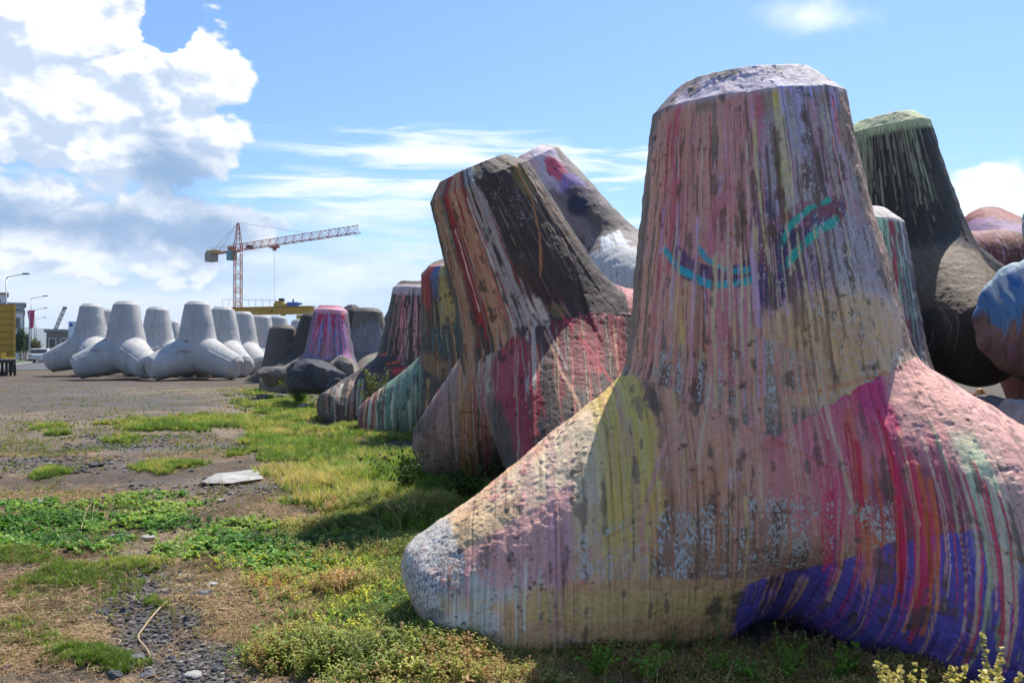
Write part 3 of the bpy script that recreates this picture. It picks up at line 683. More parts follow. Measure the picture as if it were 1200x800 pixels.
def paint_lean(p):
    up = p.pick(560, 300)[0]; lo = p.pick(560, 500)[0]
    p.vary((74, 62, 54), (50, 44, 40), .4, .6)
    U = dict(g=up); mu = (p.g == up)*1.
    p.pour(510, 537, 205, 440, (150, 118, 98), .15, .95, 0, top=None, soft=.06, **U)
    p.pour(532, 563, 190, 395, (142, 42, 48), .5, .92, .10, top=None, soft=.04, **U)
    p.pour(558, 578, 270, 420, (168, 132, 106), .2, .9, .25, top=None, soft=.05, **U)
    p.pour(566, 597, 188, 400, (150, 146, 150), .5, .9, .34, top=None, soft=.03, **U)
    p.pour(588, 603, 195, 300, (66, 104, 108), .6, .8, .35, top=None, soft=.03, **U)
    p.pour(602, 700, 195, 400, (54, 45, 40), .4, .95, 0, top=None, soft=.07, **U)
    p.splash(612, 200, .12, .22, (104, 92, 44), .7, .8, **U)
    p.stroke([(608, 192), (626, 230), (636, 270), (634, 320)], .014, (158, 108, 60), .85); p.stroke([(625, 205), (655, 262), (680, 320)], .010, (140, 116, 110), .7)
    p.drips(590, 680, 200, 350, 14, [(140, 96, 60), (120, 96, 88), (150, 128, 100)], (.3, .9), (.003, .007), .8, g=up)
    p.drips(505, 600, 200, 410, 26, [(176, 130, 110), (150, 40, 50), (196, 190, 190), (120, 80, 60), (90, 120, 120)], (.3, 1.), (.003, .008), .8, g=up, jit=.5)
    for g in set(p.g.tolist())-{up}:
        mg = (p.g == g)*1.; p.blend(mg, (76, 60, 56)); p.blend(mg*sst(p.nb, .4, .6)*.7, (54, 46, 44))
    if lo != up:
        g = lo
        p.splash(570, 430, .38, .30, (176, 164, 156), .8, .5, g=g); p.splash(530, 480, .45, .5, (136, 112, 112), .85, .5, g=g); p.splash(500, 540, .4, .3, (112, 92, 92), .8, .6, g=g)
        p.pour(548, 566, 440, 560, (138, 60, 74), .3, .7, .4, top=None, g=g)
        p.splash(596, 440, .22, .42, (146, 46, 62), .9, .4, g=g); p.splash(606, 480, .12, .4, (132, 40, 54), .85, .5, g=g)
        p.pour(528, 552, 470, 560, (150, 98, 52), .3, .7, .5, top=None, soft=.06, g=g)
        p.pour(645, 745, 335, 430, (112, 38, 46), .6, .85, .42, top=None, g=g); p.pour(685, 745, 335, 348, (176, 112, 118), .1, .7, .45, top=None, g=g)
        p.pour(622, 634, 400, 470, (150, 44, 54), .4, .9, .2, g=g)
        p.drips(640, 740, 350, 520, 22, [(150, 44, 56), (160, 96, 92), (60, 44, 40), (150, 124, 96)], (.3, 1.), (.005, .012), .85, g=g, jit=.4)
        p.drips(490, 630, 410, 560, 34, [(166, 140, 136), (130, 56, 64), (90, 76, 70), (150, 118, 92), (62, 52, 48)], (.3, 1.), (.004, .010), .75, g=g, jit=.6)
    p.drips(545, 640, 370, 410, 30, [(160, 150, 148), (150, 50, 62), (170, 136, 112), (80, 64, 58)], (.4, 1.), (.005, .012), .8, g=up, over=.22, jit=.3)
    p.pour(617, 641, 338, 400, (176, 168, 162), .2, .9, .40, top=.06, soft=.02, g=up)
    if lo != up: p.pour(616, 632, 400, 450, (170, 160, 156), .3, .85, .42, top=None, soft=.02, g=lo)
    p.splash(652, 362, .09, .10, (112, 104, 62), .6, 1.2)
    p.dark(.62, (46, 38, 34), .75)
    p.A = np.maximum(p.A, .25*sst(p.nb, .5, .65))
def paint_behind(p):
    p.vary((128, 120, 128), (92, 86, 88), .4, .6)
    for q, r, c in (((640, 185), .35, (178, 168, 190)), ((655, 195), .16, (186, 66, 96)), ((675, 215), .2, (128, 112, 168)), ((690, 235), .25, (74, 64, 66)), ((680, 240), .14, (36, 36, 58)), ((720, 260), .3, (84, 76, 74)), ((612, 195), .2, (190, 160, 170))):
        p.splash(q[0], q[1], r*1.3, r*1.5, c, .9, .6)
    p.pour(705, 735, 240, 330, (176, 186, 204), .4, .9, .3, top=None)
    p.splash(725, 310, .5, .4, (196, 204, 214), .9, .5, lich=.9)
    p.drips(640, 740, 180, 320, 40, [(190, 196, 210), (60, 56, 60), (178, 90, 110), (150, 140, 180)], (.3, 1.), (.006, .018), .85, jit=.5)
    p.dark(.62, (60, 52, 54), .7)
def paint_blue(p):
    p.vary((96, 84, 78), (62, 56, 52), .4, .6); g = p.pick(525, 380)[0]
    p.splash(496, 330, .25, .5, (150, 50, 50), .85, .5, g=g); p.splash(508, 320, .16, .5, (86, 96, 140), .85, .4, g=g)
    p.splash(516, 350, .2, .6, (168, 152, 98), .8, .6, g=g); p.splash(520, 400, .4, .3, (72, 92, 96), .8, .6); p.splash(500, 430, .5, .25, (140, 108, 76), .7, .7)
    p.pour(430, 490, 425, 510, (104, 130, 116), .3, .9, .3, top=None); p.pour(410, 440, 465, 515, (108, 54, 54), .2, .9, .3, top=None)
    p.drips(410, 520, 420, 515, 60, [(180, 180, 172), (84, 120, 110), (140, 80, 60), (70, 60, 56), (160, 130, 100)], (.3, 1.), (.008, .018), .85, jit=.5)
    p.drips(490, 540, 320, 420, 24, [(84, 100, 120), (150, 60, 60), (170, 150, 100), (70, 60, 60)], (.3, 1.), (.008, .02), .8, jit=.5, g=g)
    p.dark(.60, (60, 50, 46), .75)
def paint_orange(p):
    g = p.pick(470, 370)[0]; p.vary((88, 74, 68), (58, 50, 48), .4, .6)
    p.splash(475, 338, 1.4, .14, (176, 162, 172), .9, .4, g=g)
    p.drips(455, 495, 335, 425, 44, [(178, 150, 152), (70, 54, 52), (120, 96, 84), (190, 120, 128)], (.3, 1.), (.008, .022), .85, jit=.3, g=g)
    for a, b in (((455, 422), (478, 405)), ((462, 430), (488, 418)), ((458, 412), (470, 428))): p.stroke([a, b], .035, (206, 84, 44), .9, .4)
    p.splash(478, 432, .35, .14, (150, 50, 60), .7, .9)
    p.drips(370, 455, 430, 490, 50, [(176, 172, 164), (110, 130, 124), (140, 110, 96), (50, 44, 42), (170, 130, 120)], (.3, 1.), (.01, .022), .8, jit=.5)
    p.dark(.6, (50, 44, 42), .8)
def paint_crimson(p):
    g = p.pick(385, 390)[0]; p.vary((104, 88, 118), (84, 76, 96), .4, .6)
    p.pour(360, 410, 362, 392, (160, 40, 76), .5, .95, .12, top=None, g=g)
    p.pour(360, 412, 380, 420, (112, 100, 140), .3, .7, .45, g=g); p.splash(380, 405, .35, .3, (158, 116, 110), .6, .6, g=g)
    p.splash(388, 359, 1.2, .12, (206, 150, 176), .9, .4, g=g)
    p.blend((p.g != g)*1., (104, 92, 84)); p.blend((p.g != g)*sst(p.nb, .42, .6)*.7, (80, 72, 68))
    p.drips(358, 414, 362, 425, 70, [(170, 44, 84), (196, 110, 140), (116, 110, 160), (130, 130, 180), (70, 56, 76)], (.3, 1.), (.012, .03), .9, jit=.4, g=g)
def paint_black(p):
    g = p.pick(1060, 220)[0]; p.vary((66, 56, 48), (50, 44, 38), .4, .6)
    vt = p.pick(1050, 150)[2]
    p.blend((p.g == g)*sst(p.v, vt-.02, vt+.05)*.95, (176, 190, 150)); p.blend((p.g == g)*sst(p.v, vt+.10, vt+.2)*sst(p.nb, .45, .6)*.6, (150, 150, 128))
    p.drips(1000, 1100, 142, 290, 60, [(150, 160, 128), (136, 140, 118), (120, 116, 100)], (.15, .75), (.005, .010), .85, jit=.03, g=g)
    p.pour(1000, 1015, 150, 260, (150, 160, 128), .4, .8, .3, g=g)
    p.splash(1150, 320, 1., .5, (106, 90, 72), .9, .4)
    p.splash(1085, 300, .8, .6, None, .4, .8, lich=.55)
def paint_mint(p):
    g = p.pick(1050, 330)[0]; p.vary((116, 108, 112), (92, 84, 88), .4, .6)
    p.pour(1020, 1058, 245, 340, (148, 186, 160), .5, .95, .12, top=None, g=g)
    p.pour(1052, 1060, 248, 400, (150, 48, 66), .4, .95, .1, top=None, g=g)
    p.pour(1060, 1075, 262, 400, (176, 170, 180), .5, .8, .4, top=None, g=g)
    p.splash(1040, 240, .6, .10, (210, 204, 206), .9, .4, g=g)
    p.drips(1020, 1085, 250, 425, 60, [(156, 194, 170), (190, 180, 190), (90, 70, 76), (150, 80, 96), (120, 160, 140)], (.3, 1.), (.005, .012), .9, jit=.5, g=g)
    p.splash(1065, 390, .5, .6, None, .4, .7, lich=.7, g=g)
def paint_azure(p):
    p.vary((134, 104, 106), (92, 72, 68), .4, .6); z = p.W[:, 2]; q = z+(p.nb-.5)*.35+(p.nf-.5)*.1
    z0 = CAMZ+(409-375)*.0085; z1 = CAMZ+(409-330)*.0085; zb = CAMZ+(409-425)*.0085
    dr = (n1(p.u*40, 5)**2-.3)*.35
    p.blend(sst(q+dr, z0-.05, z0+.05)*.9, (70, 124, 178)); p.blend(sst(q+dr*1.2, z1-.2, z1-.1)*sst(p.ns, .5, .56)*.9, (36, 96, 170)); p.blend(sst(q+dr, z1-.05, z1+.05)*.8, (176, 198, 214))
    p.blend(sst(-q, -zb-.02, -zb+.12)*.9, (66, 52, 40)); p.blend(sst(p.ns, .55, .62)*sst(-q, -z0, -z0+.1)*.5, (120, 84, 120))
def paint_red(p):
    p.vary((132, 72, 62), (96, 56, 48), .4, .6)
    p.splash(1158, 248, .5, .2, (150, 66, 70), .7, .6); p.splash(1165, 262, .25, .3, (140, 110, 170), .7, .8)
    p.drips(1135, 1200, 248, 310, 30, [(150, 110, 160), (170, 84, 84), (90, 50, 44), (190, 150, 160)], (.3, 1.), (.006, .016), .85, jit=.5)
def paint_grey(p):
    p.vary((104, 96, 88), (80, 76, 72), .4, .6)
    p.splash(440, 400, .9, .8, (126, 128, 148), .6, .9, lich=.5); p.drips(415, 455, 370, 430, 20, [(130, 132, 150), (80, 74, 70)], (.3, .9), (.02, .04), .5)

def hollow(W):        # the underside arches up between the two front legs
    W = W.copy(); r2 = ((W[:, 0]-1.50)/.20)**2+((W[:, 1]-4.5)/.55)**2; W[:, 2] += .14*np.exp(-r2)*(1-sst(W[:, 2], .2, .75)); W[:, 0] -= .05*sst(-W[:, 0], .2, .5); return W
hero, hero_p = make_block([1.616, 5.4, -.659], (1.317, .113, -.092), 720, (120, 100, 90), 11, paint_hero, label='huge nearest tetrapod streaked with mauve and crimson paint, a turquoise smile on it', group=PG, gain=2.4, fil=.038, drape=.05, deform=hollow)
make_block([.497, 9.427, -.174], (.37, .154, -.409), 480, (70, 60, 54), 12, paint_lean, label='leaning tetrapod with a dark red stripe, just left of the huge nearest one', group=PG, gain=1.35, facet=.04, fil=.09)
make_block([1.404, 13.728, 1.087], (2.855, .042, -.55), 264, (110, 100, 104), 13, paint_behind, label='tilted lavender and white splashed tetrapod rising behind the leaning red striped one', group=PG, gain=1.4)
make_block([-.781, 16.421, -.563], (-1.066, .294, -.169), 264, (90, 80, 74), 14, paint_blue, label='tetrapod with red and yellow top and teal streaked leg behind the leaning one', group=PG, gain=1.4)
make_block([-2.255, 19.669, -.767], (5.937, .01, .034), 216, (80, 70, 64), 15, paint_orange, label='dark brown tetrapod with orange graffiti scribble and a long low leg in the weeds', group=PG, gain=1.4)
make_block([-6.348, 29.522, -.828], (3.308, -.006, .03), 168, (100, 90, 110), 16, paint_crimson, label='tetrapod with crimson top and lavender drips behind the dark boulder', group=PG, gain=1.4)
make_block([3.968, 10.08, -.682], (4.764, .023, .007), 264, (110, 100, 104), 17, paint_mint, label='mint green and white tetrapod with a thin red stripe, mostly hidden behind the nearest one', group=PG, gain=1.4)
make_block([5.542, 12.016, .939], (4.662, .072, -.161), 300, (60, 52, 46), 18, paint_black, label='blackish tetrapod with a pale green top and thin pale drips, tallest at the right', group=PG, gain=1.1)
make_block([6.693, 9.123, .059], (4.635, .669, 1.615), 300, (120, 100, 96), 19, paint_azure, label='tetrapod tip with blue and white dripping paint at the right edge of the picture', group=PG, gain=1.0, facet=.05)
make_block([9.418, 15.602, 1.268], (4.089, .765, 1.052), 216, (120, 70, 60), 20, paint_red, label='rusty red tetrapod with a violet smear at the far right behind the blackish one', group=PG, gain=.9)

# more blocks beyond, nearer the sea
def up_block(px, ytop, dpt, yaw, label, base, seed, n=120, gr=PG, tilt=(0, 0), paint=None, gain=1.1, material=None, lbl2=None):
    zt = CAMZ-(ytop-409)/1000*dpt; z = zt-.644*H-CAMZ
    return make_block([(px-600)/1000*dpt, dpt, z], (yaw,)+tilt, n, base, seed, paint, material, label, gr, gain, seam=n > 100, simple_=material is not None)
up_block(432, 361, 34, .6, 'grey unpainted weathered tetrapod with pale splashes right of the crimson topped one', (100, 94, 88), 31, paint=paint_grey)
up_block(437, 349, 42, .2, 'dark tetrapod tip tilted behind the grey weathered one', (56, 54, 56), 32, tilt=(.5, -.6))
up_block(456, 357, 46, 1.4, 'dark tetrapod tip between the grey one and the orange graffiti one', (60, 58, 60), 33, tilt=(.2, .3))
up_block(331, 381, 37, 2.66, 'small dark grey tetrapod left of the crimson topped one, in front of the pale row', (86, 80, 78), 34)
up_block(352, 383, 50, .9, 'dark stained tetrapod between the small dark grey and the crimson topped ones', (88, 80, 72), 35)
up_block(362, 367, 36.5, 2.2, 'dark brown tetrapod leaning just behind the left side of the crimson topped one', (62, 54, 50), 36, tilt=(0., .12))

WG = 'pale new concrete tetrapods lined up on the yard'
mtx, t, b = mat('red_stencil_paint'); b.inputs['Base Color'].default_value = (.22, .03, .04, 1); b.inputs['Roughness'].default_value = .8
b.inputs['Base Color'].default_value = (.25, .035, .05, 1)
def white(pos, yaw, label, seed, n=192):
    return make_block(pos, (yaw, 0, 0), n, (180, 180, 180), seed, None, M_conc, label, WG, simple_=True, fil=.014, rough=.003)[0]
W4 = white([-14.45, 39.181, -.118], 1.80, 'pale tetrapod with two lines of red lettering, its front legs spread left and right', 41)
W2 = white([-18.025, 39.81, -.094], 1.421+2*math.pi/3*0, 'pale tetrapod with red lettering and one leg pointing at the camera', 42)
W1 = white([-22.072, 44.743, .054], 3.233, 'leftmost pale concrete tetrapod of the row, beside the stone building', 43)
W5 = white([-14.776, 43.597, -.16], 5.548, 'pale tetrapod behind the spread legged lettered one, its leg reaching the grass', 44)
W3 = white([-18.657, 44.9, -.102], 2.15, 'pale concrete tetrapod seen in the gap between the two red lettered ones', 45)
def wtop(px, ytop, dpt, yaw, label, seed):
    zt = -(ytop-409)/1000*dpt; return white([(px-600)/1000*dpt, dpt, zt-.644*H], yaw, label, seed, 96)
wtop(284, 365, 48, 5.5, 'pale concrete tetrapod fifth from the left, under the tower crane mast', 46)
wtop(126, 362, 46, 2.5, 'pale concrete tetrapod mostly hidden, peeking left of the one whose leg points at the camera', 47)
wtop(200, 375, 58, 1., 'small pale tetrapod far back, just left of the spread legged lettered one', 48)
wtop(306, 369, 50, .35, 'beige stained pale tetrapod under the yellow gantry girder', 49)
wtop(326, 370, 56, 1.9, 'pale tetrapod behind the small dark grey one, below the gantry hoist', 50)
wtop(351, 374, 60, .8, 'pale tetrapod farthest right of the row, below the gantry leg', 51)

def stencil(txt, px, py, h_px, blk, name='stencil_lettering'):
    cu = bpy.data.curves.new('t', 'FONT'); cu.body = txt; cu.align_x = 'CENTER'; cu.size = 1
    to = bpy.data.objects.new('t', cu); COL.objects.link(to); bpy.context.view_layer.update()
    me = bpy.data.meshes.new_from_object(to.evaluated_get(bpy.context.evaluated_depsgraph_get())); bpy.data.objects.remove(to)
    V = np.array([v.co[:] for v in me.vertices]); c = at(px, py, blk.location.y); sc = h_px*blk.location.y/1000/.7
    from mathutils.bvhtree import BVHTree
    bv = BVHTree.FromPolygons([v.co+blk.location for v in blk.data.vertices], [tuple(p.vertices) for p in blk.data.polygons])
    for v in me.vertices:
        q = Vector((c.x+v.co.x*sc*.8, c.y-5, c.z+v.co.y*sc)); hit = bv.ray_cast(q, Vector((0, 1, 0)))
        v.co = (hit[0]+Vector((0, -.012, 0)) if hit[0] else q+Vector((0, 4, 0)))-blk.location
    me.materials.append(mtx); o = bpy.data.objects.new(name, me); COL.objects.link(o); o.parent = blk
stencil('T-4881', 226, 401, 2.4, W4); stencil('27-08.10', 227, 413.5, 3.2, W4)
stencil('4882', 130, 399.5, 2.4, W2); stencil('27-08.10', 124, 411.5, 2.8, W2)

# ------------------------------------------------------------------ vegetation and litter (nobody could count these)
def leaf_mat(name, trans=.35, rough=.55):
    m, t, b = mat(name); a = t.new('ShaderNodeAttribute', attribute_name='tint').outputs['Color']
    t.put(b.inputs['Base Color'], a); b.inputs['Roughness'].default_value = rough; b.inputs['Specular IOR Level'].default_value = .3
    tr = t.new('ShaderNodeBsdfTranslucent'); t.put(tr.inputs[0], t.mix(1., a, (1.15, 1.1, .6), 'MULTIPLY'))
    mx_ = t.new('ShaderNodeMixShader'); mx_.inputs[0].default_value = trans; t.l.new(b.outputs[0], mx_.inputs[1]); t.l.new(tr.outputs[0], mx_.inputs[2])
    t.l.new(mx_.outputs[0], t.n['Material Output'].inputs[0]); return m
M_leaf = leaf_mat('leaf', .38); M_grass = leaf_mat('grass_blade', .4); M_straw = leaf_mat('dry_straw', .15, .8)
RNG = np.random.default_rng(7)
def rot_z(V, a): c, s = np.cos(a), np.sin(a); return np.stack([V[..., 0]*c-V[..., 1]*s, V[..., 0]*s+V[..., 1]*c, V[..., 2]], -1)
def proto_tuft(nb, h, spread, wd, seg=3, droop=.5, seed=0):
    r = np.random.default_rng(seed); V = []; Q = []
    for k in range(nb):
        a = r.uniform(0, 6.28); L = h*r.uniform(.55, 1.1); le = r.uniform(.1, 1.)*spread; w_ = wd*r.uniform(.7, 1.2); b = len(V); ox, oy = r.normal(0, spread*.12*h, 2)
        side = np.array([-np.sin(a), np.cos(a), 0])
        for i in range(seg+1):
            t_ = i/seg; out = le*L*(t_**1.6); z = L*t_*(1-droop*le*t_*.6)
            p = np.array([ox+math.cos(a)*out, oy+math.sin(a)*out, z]); ww = w_*(1-t_**2)*.5+.0004
            V += [p-side*ww, p+side*ww]
            if i: Q.append((b+2*i-2, b+2*i-1, b+2*i+1, b+2*i))
    return np.array(V), np.array(Q)
def proto_sprig(nl, h, lw, ll, seed=0, flat=.5, stem=True, bend=.35):
    """upright or creeping stem with real little bent leaves"""
    r = np.random.default_rng(seed); V = []; Q = []
    A = r.uniform(0, 6.28); lean = r.uniform(0, flat)
    for k in range(nl):
        t_ = (k+.5)/nl; sp = np.array([math.cos(A)*lean*h*t_, math.sin(A)*lean*h*t_, h*t_*(1-.4*flat)])+r.normal(0, .08*h, 3)*np.array([1, 1, .3])
        a = k*2.4+r.uniform(-.5, .5); L = ll*r.uniform(.7, 1.2); w_ = lw*r.uniform(.7, 1.2); up = r.uniform(.0, .8)
        d = np.array([math.cos(a)*math.cos(up), math.sin(a)*math.cos(up), math.sin(up)]); s = np.array([-math.sin(a), math.cos(a), r.uniform(-.5, .5)]); s /= np.linalg.norm(s)
        b = len(V); mid = sp+d*L*.5+np.array([0, 0, .06*L]); tip = sp+d*L+np.array([0, 0, -bend*L*.4])
        V += [sp-s*w_*.12, sp+s*w_*.12, mid-s*w_*.5, mid+s*w_*.5, tip-s*w_*.10, tip+s*w_*.10]
        Q += [(b, b+1, b+3, b+2), (b+2, b+3, b+5, b+4)]
    if stem:
        b = len(V); e = np.array([math.cos(A)*lean*h, math.sin(A)*lean*h, h*(1-.4*flat)]); w_ = .0012
        V += [np.array([-w_, 0, 0]), np.array([w_, 0, 0]), e-np.array([w_, 0, 0]), e+np.array([w_, 0, 0])]; Q.append((b, b+1, b+3, b+2))
    return np.array(V), np.array(Q)
def scatter(name, protos, X, Y, S, tint, m, lift=0., tilt=.15, attr_label=None, tipc=None):
    """merge many small plants into one mesh"""
    k = RNG.integers(len(protos), size=len(X)); VV = []; QQ = []; CC = []; off = 0; Zs = gz(X, Y)
    for j, (V, Q) in enumerate(protos):
        i = np.where(k == j)[0]
        if not len(i): continue
        a = RNG.uniform(0, 6.28, len(i))[:, None]; P = rot_z(V[None]*S[i][:, None, None], a)
        tx = RNG.normal(0, tilt, (len(i), 1)); ty = RNG.normal(0, tilt, (len(i), 1)); z = P[..., 2].copy()
        P[..., 0] += tx*z; P[..., 1] += ty*z
        P[..., 0] += X[i][:, None]; P[..., 1] += Y[i][:, None]; P[..., 2] += Zs[i][:, None]+lift
        VV.append(P.reshape(-1, 3)); QQ.append((Q[None]+(np.arange(len(i))*len(V))[:, None, None]+off).reshape(-1, 4)); off += len(i)*len(V)
        c = np.repeat(tint[i][:, None, :], len(V), 1); lv = RNG.uniform(.75, 1.25, (len(i), (len(V)+5)//6, 1)).repeat(6, 1)[:, :len(V)]
        c = c*lv
        if tipc is not None:
            hh = np.clip(V[:, 2]/max(V[:, 2].max(), 1e-3), 0, 1)[None, :, None]; c = c*(1-hh*.5)+c*np.array(tipc)*hh*.5*2
        CC.append(np.concatenate([c, np.ones(c.shape[:2]+(1,))], -1).reshape(-1, 4))
    V = np.concatenate(VV); Q = np.concatenate(QQ); C = np.clip(np.concatenate(CC), 0, .9)
    return mesh_np(name, V, None, Q, False, None, m, {'tint': ('FLOAT_COLOR', C)})
def sample(N, lst, seed, amp=.9, sc=1.3, y0=2.9, y1=16., floor=0., p=1.3, pw=1.):
    r = np.random.default_rng(seed); out = [[], []]; tot = 0
    while tot < N:
        u = r.random(400000 if N > 20000 else 120000); y = (y0**(1-p)+u*(y1**(1-p)-y0**(1-p)))**(1/(1-p)); x = r.uniform(-.66, .66, len(y))*(y+.6)
        x = np.where(x > 3.2, -x, x)
        d = np.maximum(dens(x, y, lst, amp, sc, seed)**pw, floor); k = r.random(len(y)) < d
        out[0].append(x[k]); out[1].append(y[k]); tot += k.sum()
        if k.sum() < 5: break
    X = np.concatenate(out[0])[:N]; Y = np.concatenate(out[1])[:N]; return X, Y
def pal(cols, X, Y, seed, var=.22):
    c = np.array([lin(q) for q in cols]); n = fbm(np.stack([X, Y, X*0], 1), 1.4, 3, seed); r = np.random.default_rng(seed)
    t_ = np.clip((n-.5)*2.2+.5+r.normal(0, .22, len(X)), 0, .999)*len(c); return c[t_.astype(int)]*r.uniform(1-var, 1+var, (len(X), 1))
LS = lambda o, l, c: prop(o, l, c, kind='stuff')

T1 = [proto_tuft(14, .062, .9, .0035, 3, seed=s) for s in range(5)]
X, Y = sample(19000, GRASS, 21, p=1.5, y1=30, pw=1.6, amp=1.5, sc=1.8)
S = np.clip(RNG.uniform(.5, 1.25, len(X))*np.clip(Y/9, .75, 2.2), .3, 2.2)
o = scatter('grass', T1, X, Y, S, pal([(84, 106, 42), (100, 126, 48), (124, 144, 66), (164, 152, 98), (112, 132, 56)], X, Y, 3), M_grass, tipc=(1.2, 1.15, .8)); LS(o, 'short bright green grass in patches between bare soil and the blocks', 'grass')
T1b = [proto_tuft(26, .14, .95, .0045, 4, seed=s+40) for s in range(4)]
X, Y = sample(2800, [(450,555,120,34),(400,520,60,30),(520,590,80,26),(350,515,50,16)], 22, p=1.2, y0=5, y1=16)
S = RNG.uniform(.7, 1.35, len(X))
o = scatter('long_grass', T1b, X, Y, S, pal([(84, 110, 42), (104, 134, 50), (134, 150, 78), (170, 160, 110)], X, Y, 4), M_grass, tipc=(1.2, 1.15, .8)); LS(o, 'longer fine green grass at the feet of the leaning tetrapod', 'grass')
# broad leaved creeper
BL = [proto_sprig(9, .07, .034, .042, s, .8, False) for s in range(5)]
X, Y = sample(3600, GREEN, 23, p=1.1, y0=4.6, y1=11, pw=1.5, amp=1.5, sc=2.4)
o = scatter('leafy_ground_cover', BL, X, Y, RNG.uniform(.5, 1.05, len(X)), pal([(70, 112, 40), (92, 142, 50), (122, 160, 62), (150, 170, 76)], X, Y, 5), M_leaf); LS(o, 'broad leaved deep green creeping weeds in a band on the left', 'weeds')
# feathery yellow-green and brownish herbs
FH = [proto_sprig(26, .13, .010, .021, s+10, .7, True) for s in range(6)]
X, Y = sample(29000, SHRUB, 24, p=1.1, y0=2.8, y1=10, pw=1.4, amp=1.1)
col = pal([(112, 126, 52), (168, 172, 84), (146, 158, 70), (176, 140, 92), (186, 184, 100), (196, 154, 108)], X, Y, 6); cl_ = .40+.85*sst(fbm(np.stack([X, Y, X*0], 1), 2.6, 3, 66), .3, .75)
o = scatter('herb_cover', FH, X, Y, RNG.uniform(.55, 1.25, len(X))*cl_*np.where((X > -.5) & (Y < 4.7), .78, 1.), col, M_leaf); LS(o, 'feathery yellow green and reddish brown herbs carpeting the foreground', 'weeds')
SL_ = [proto_sprig(12, .08, .016, .026, s+30, .6, True) for s in range(5)]
X, Y = sample(4200, SHRUB+[(300,640,90,30)], 25, p=1.1, y0=3.2, y1=10, pw=2.4)
o = scatter('small_leaved_weeds', SL_, X, Y, RNG.uniform(.45, .95, len(X)), pal([(104, 146, 48), (164, 186, 62), (206, 204, 66), (96, 136, 52)], X, Y, 7), M_leaf); LS(o, 'fresh green small leaved weeds mixed into the foreground herbs', 'weeds')
# sparse everywhere
X, Y = sample(15000, GRASS+SHRUB+STRAW+GREEN+[(150,470,200,30),(100,700,160,90)], 26, p=1.3, y0=2.8, y1=32, amp=1.6, sc=2.2)
o = scatter('sparse_weeds', T1+SL_[:2], X, Y, RNG.uniform(.25, .75, len(X))*np.clip(Y/9, .8, 1.5), pal([(104, 128, 50), (140, 150, 76), (160, 146, 96), (120, 140, 60)], X, Y, 8), M_grass); LS(o, 'thin scattered weeds over the bare ground', 'weeds')
TS = [proto_tuft(5, .26, .7, .003, 5, seed=s+80) for s in range(4)]
X, Y = sample(420, SHRUB+STRAW, 33, p=1.1, y0=3.0, y1=12)
o = scatter('dry_stalks', TS, X, Y, RNG.uniform(.4, 1., len(X)), pal([(170, 140, 96), (190, 164, 116), (140, 130, 72)], X, Y, 12), M_straw); LS(o, 'thin dead stalks standing among the low weeds', 'dry stalks')
# dead stems lying about
def proto_straw(seed):
    r = np.random.default_rng(seed); V = []; Q = []
    for k in range(7):
        a = r.uniform(0, 6.28); L = r.uniform(.03, .11); ox, oy = r.normal(0, .035, 2); w_ = r.uniform(.0008, .002); cv = r.normal(0, 5.); b = len(V)
        for i in range(4):
            t_ = i/3-.5; p = np.array([ox+math.cos(a+cv*t_*L*4)*L*t_, oy+math.sin(a+cv*t_*L*4)*L*t_, .004+.012*r.random()*(1-abs(2*t_))]); s = np.array([-math.sin(a), math.cos(a), r.uniform(-.4, .4)])*w_
            V += [p-s, p+s]
            if i: Q.append((b+2*i-2, b+2*i-1, b+2*i+1, b+2*i))
    return np.array(V), np.array(Q)
ST = [proto_straw(s) for s in range(8)]
X, Y = sample(30000, STRAW+SHRUB, 27, p=1.4, y0=2.8, y1=15, floor=.08, amp=1.3); kp = RNG.random(len(X)) > dens(X, Y, GRAVEL, 1., 2., 12)*1.2; X = X[kp]; Y = Y[kp]
o = scatter('dry_straw', ST, X, Y, RNG.uniform(.6, 1.3, len(X)), pal([(146, 118, 86), (168, 138, 100), (188, 164, 124), (112, 88, 66)], X, Y, 9), M_straw, lift=.003, tilt=.05); LS(o, 'dry brown straw and dead stems littering the soil', 'straw')
# gravel
def ico_proto(seed, sub=1):
    import bmesh
    bm = bmesh.new(); bmesh.ops.create_icosphere(bm, subdivisions=sub, radius=1); V = np.array([v.co[:] for v in bm.verts]); T = np.array([[v.index for v in f.verts] for f in bm.faces]); bm.free()
    r = np.random.default_rng(seed); V = V*(1+r.normal(0, .13, (len(V), 1)))*np.array([1, r.uniform(.6, .95), r.uniform(.45, .75)]); return V, T
IP = [ico_proto(s) for s in range(8)]
X, Y = sample(3600, GRAVEL, 28, p=1.2, y0=2.9, y1=20, amp=1.2, pw=1.5)
X3, Y3 = sample(3200, [(180,725,74,58),(235,778,60,30)], 35, p=1.1, y0=3., y1=6., amp=1.); X = np.r_[X, X3]; Y = np.r_[Y, Y3]
X2, Y2 = sample(2200, STRAW+SHRUB, 29, p=1.4, y0=2.9, y1=26, floor=.3); X = np.r_[X, X2]; Y = np.r_[Y, Y2]
rs = (.003+.022*RNG.random(len(X))**3.2)*np.clip(Y/6, .8, 1.6); VV = []; TT = []; CC = []; off = 0; Zs = gz(X, Y); kk = RNG.integers(8, size=len(X))
gc = np.array([lin(q) for q in ((62, 60, 64), (88, 84, 84), (104, 98, 94), (128, 122, 116), (74, 66, 62))])
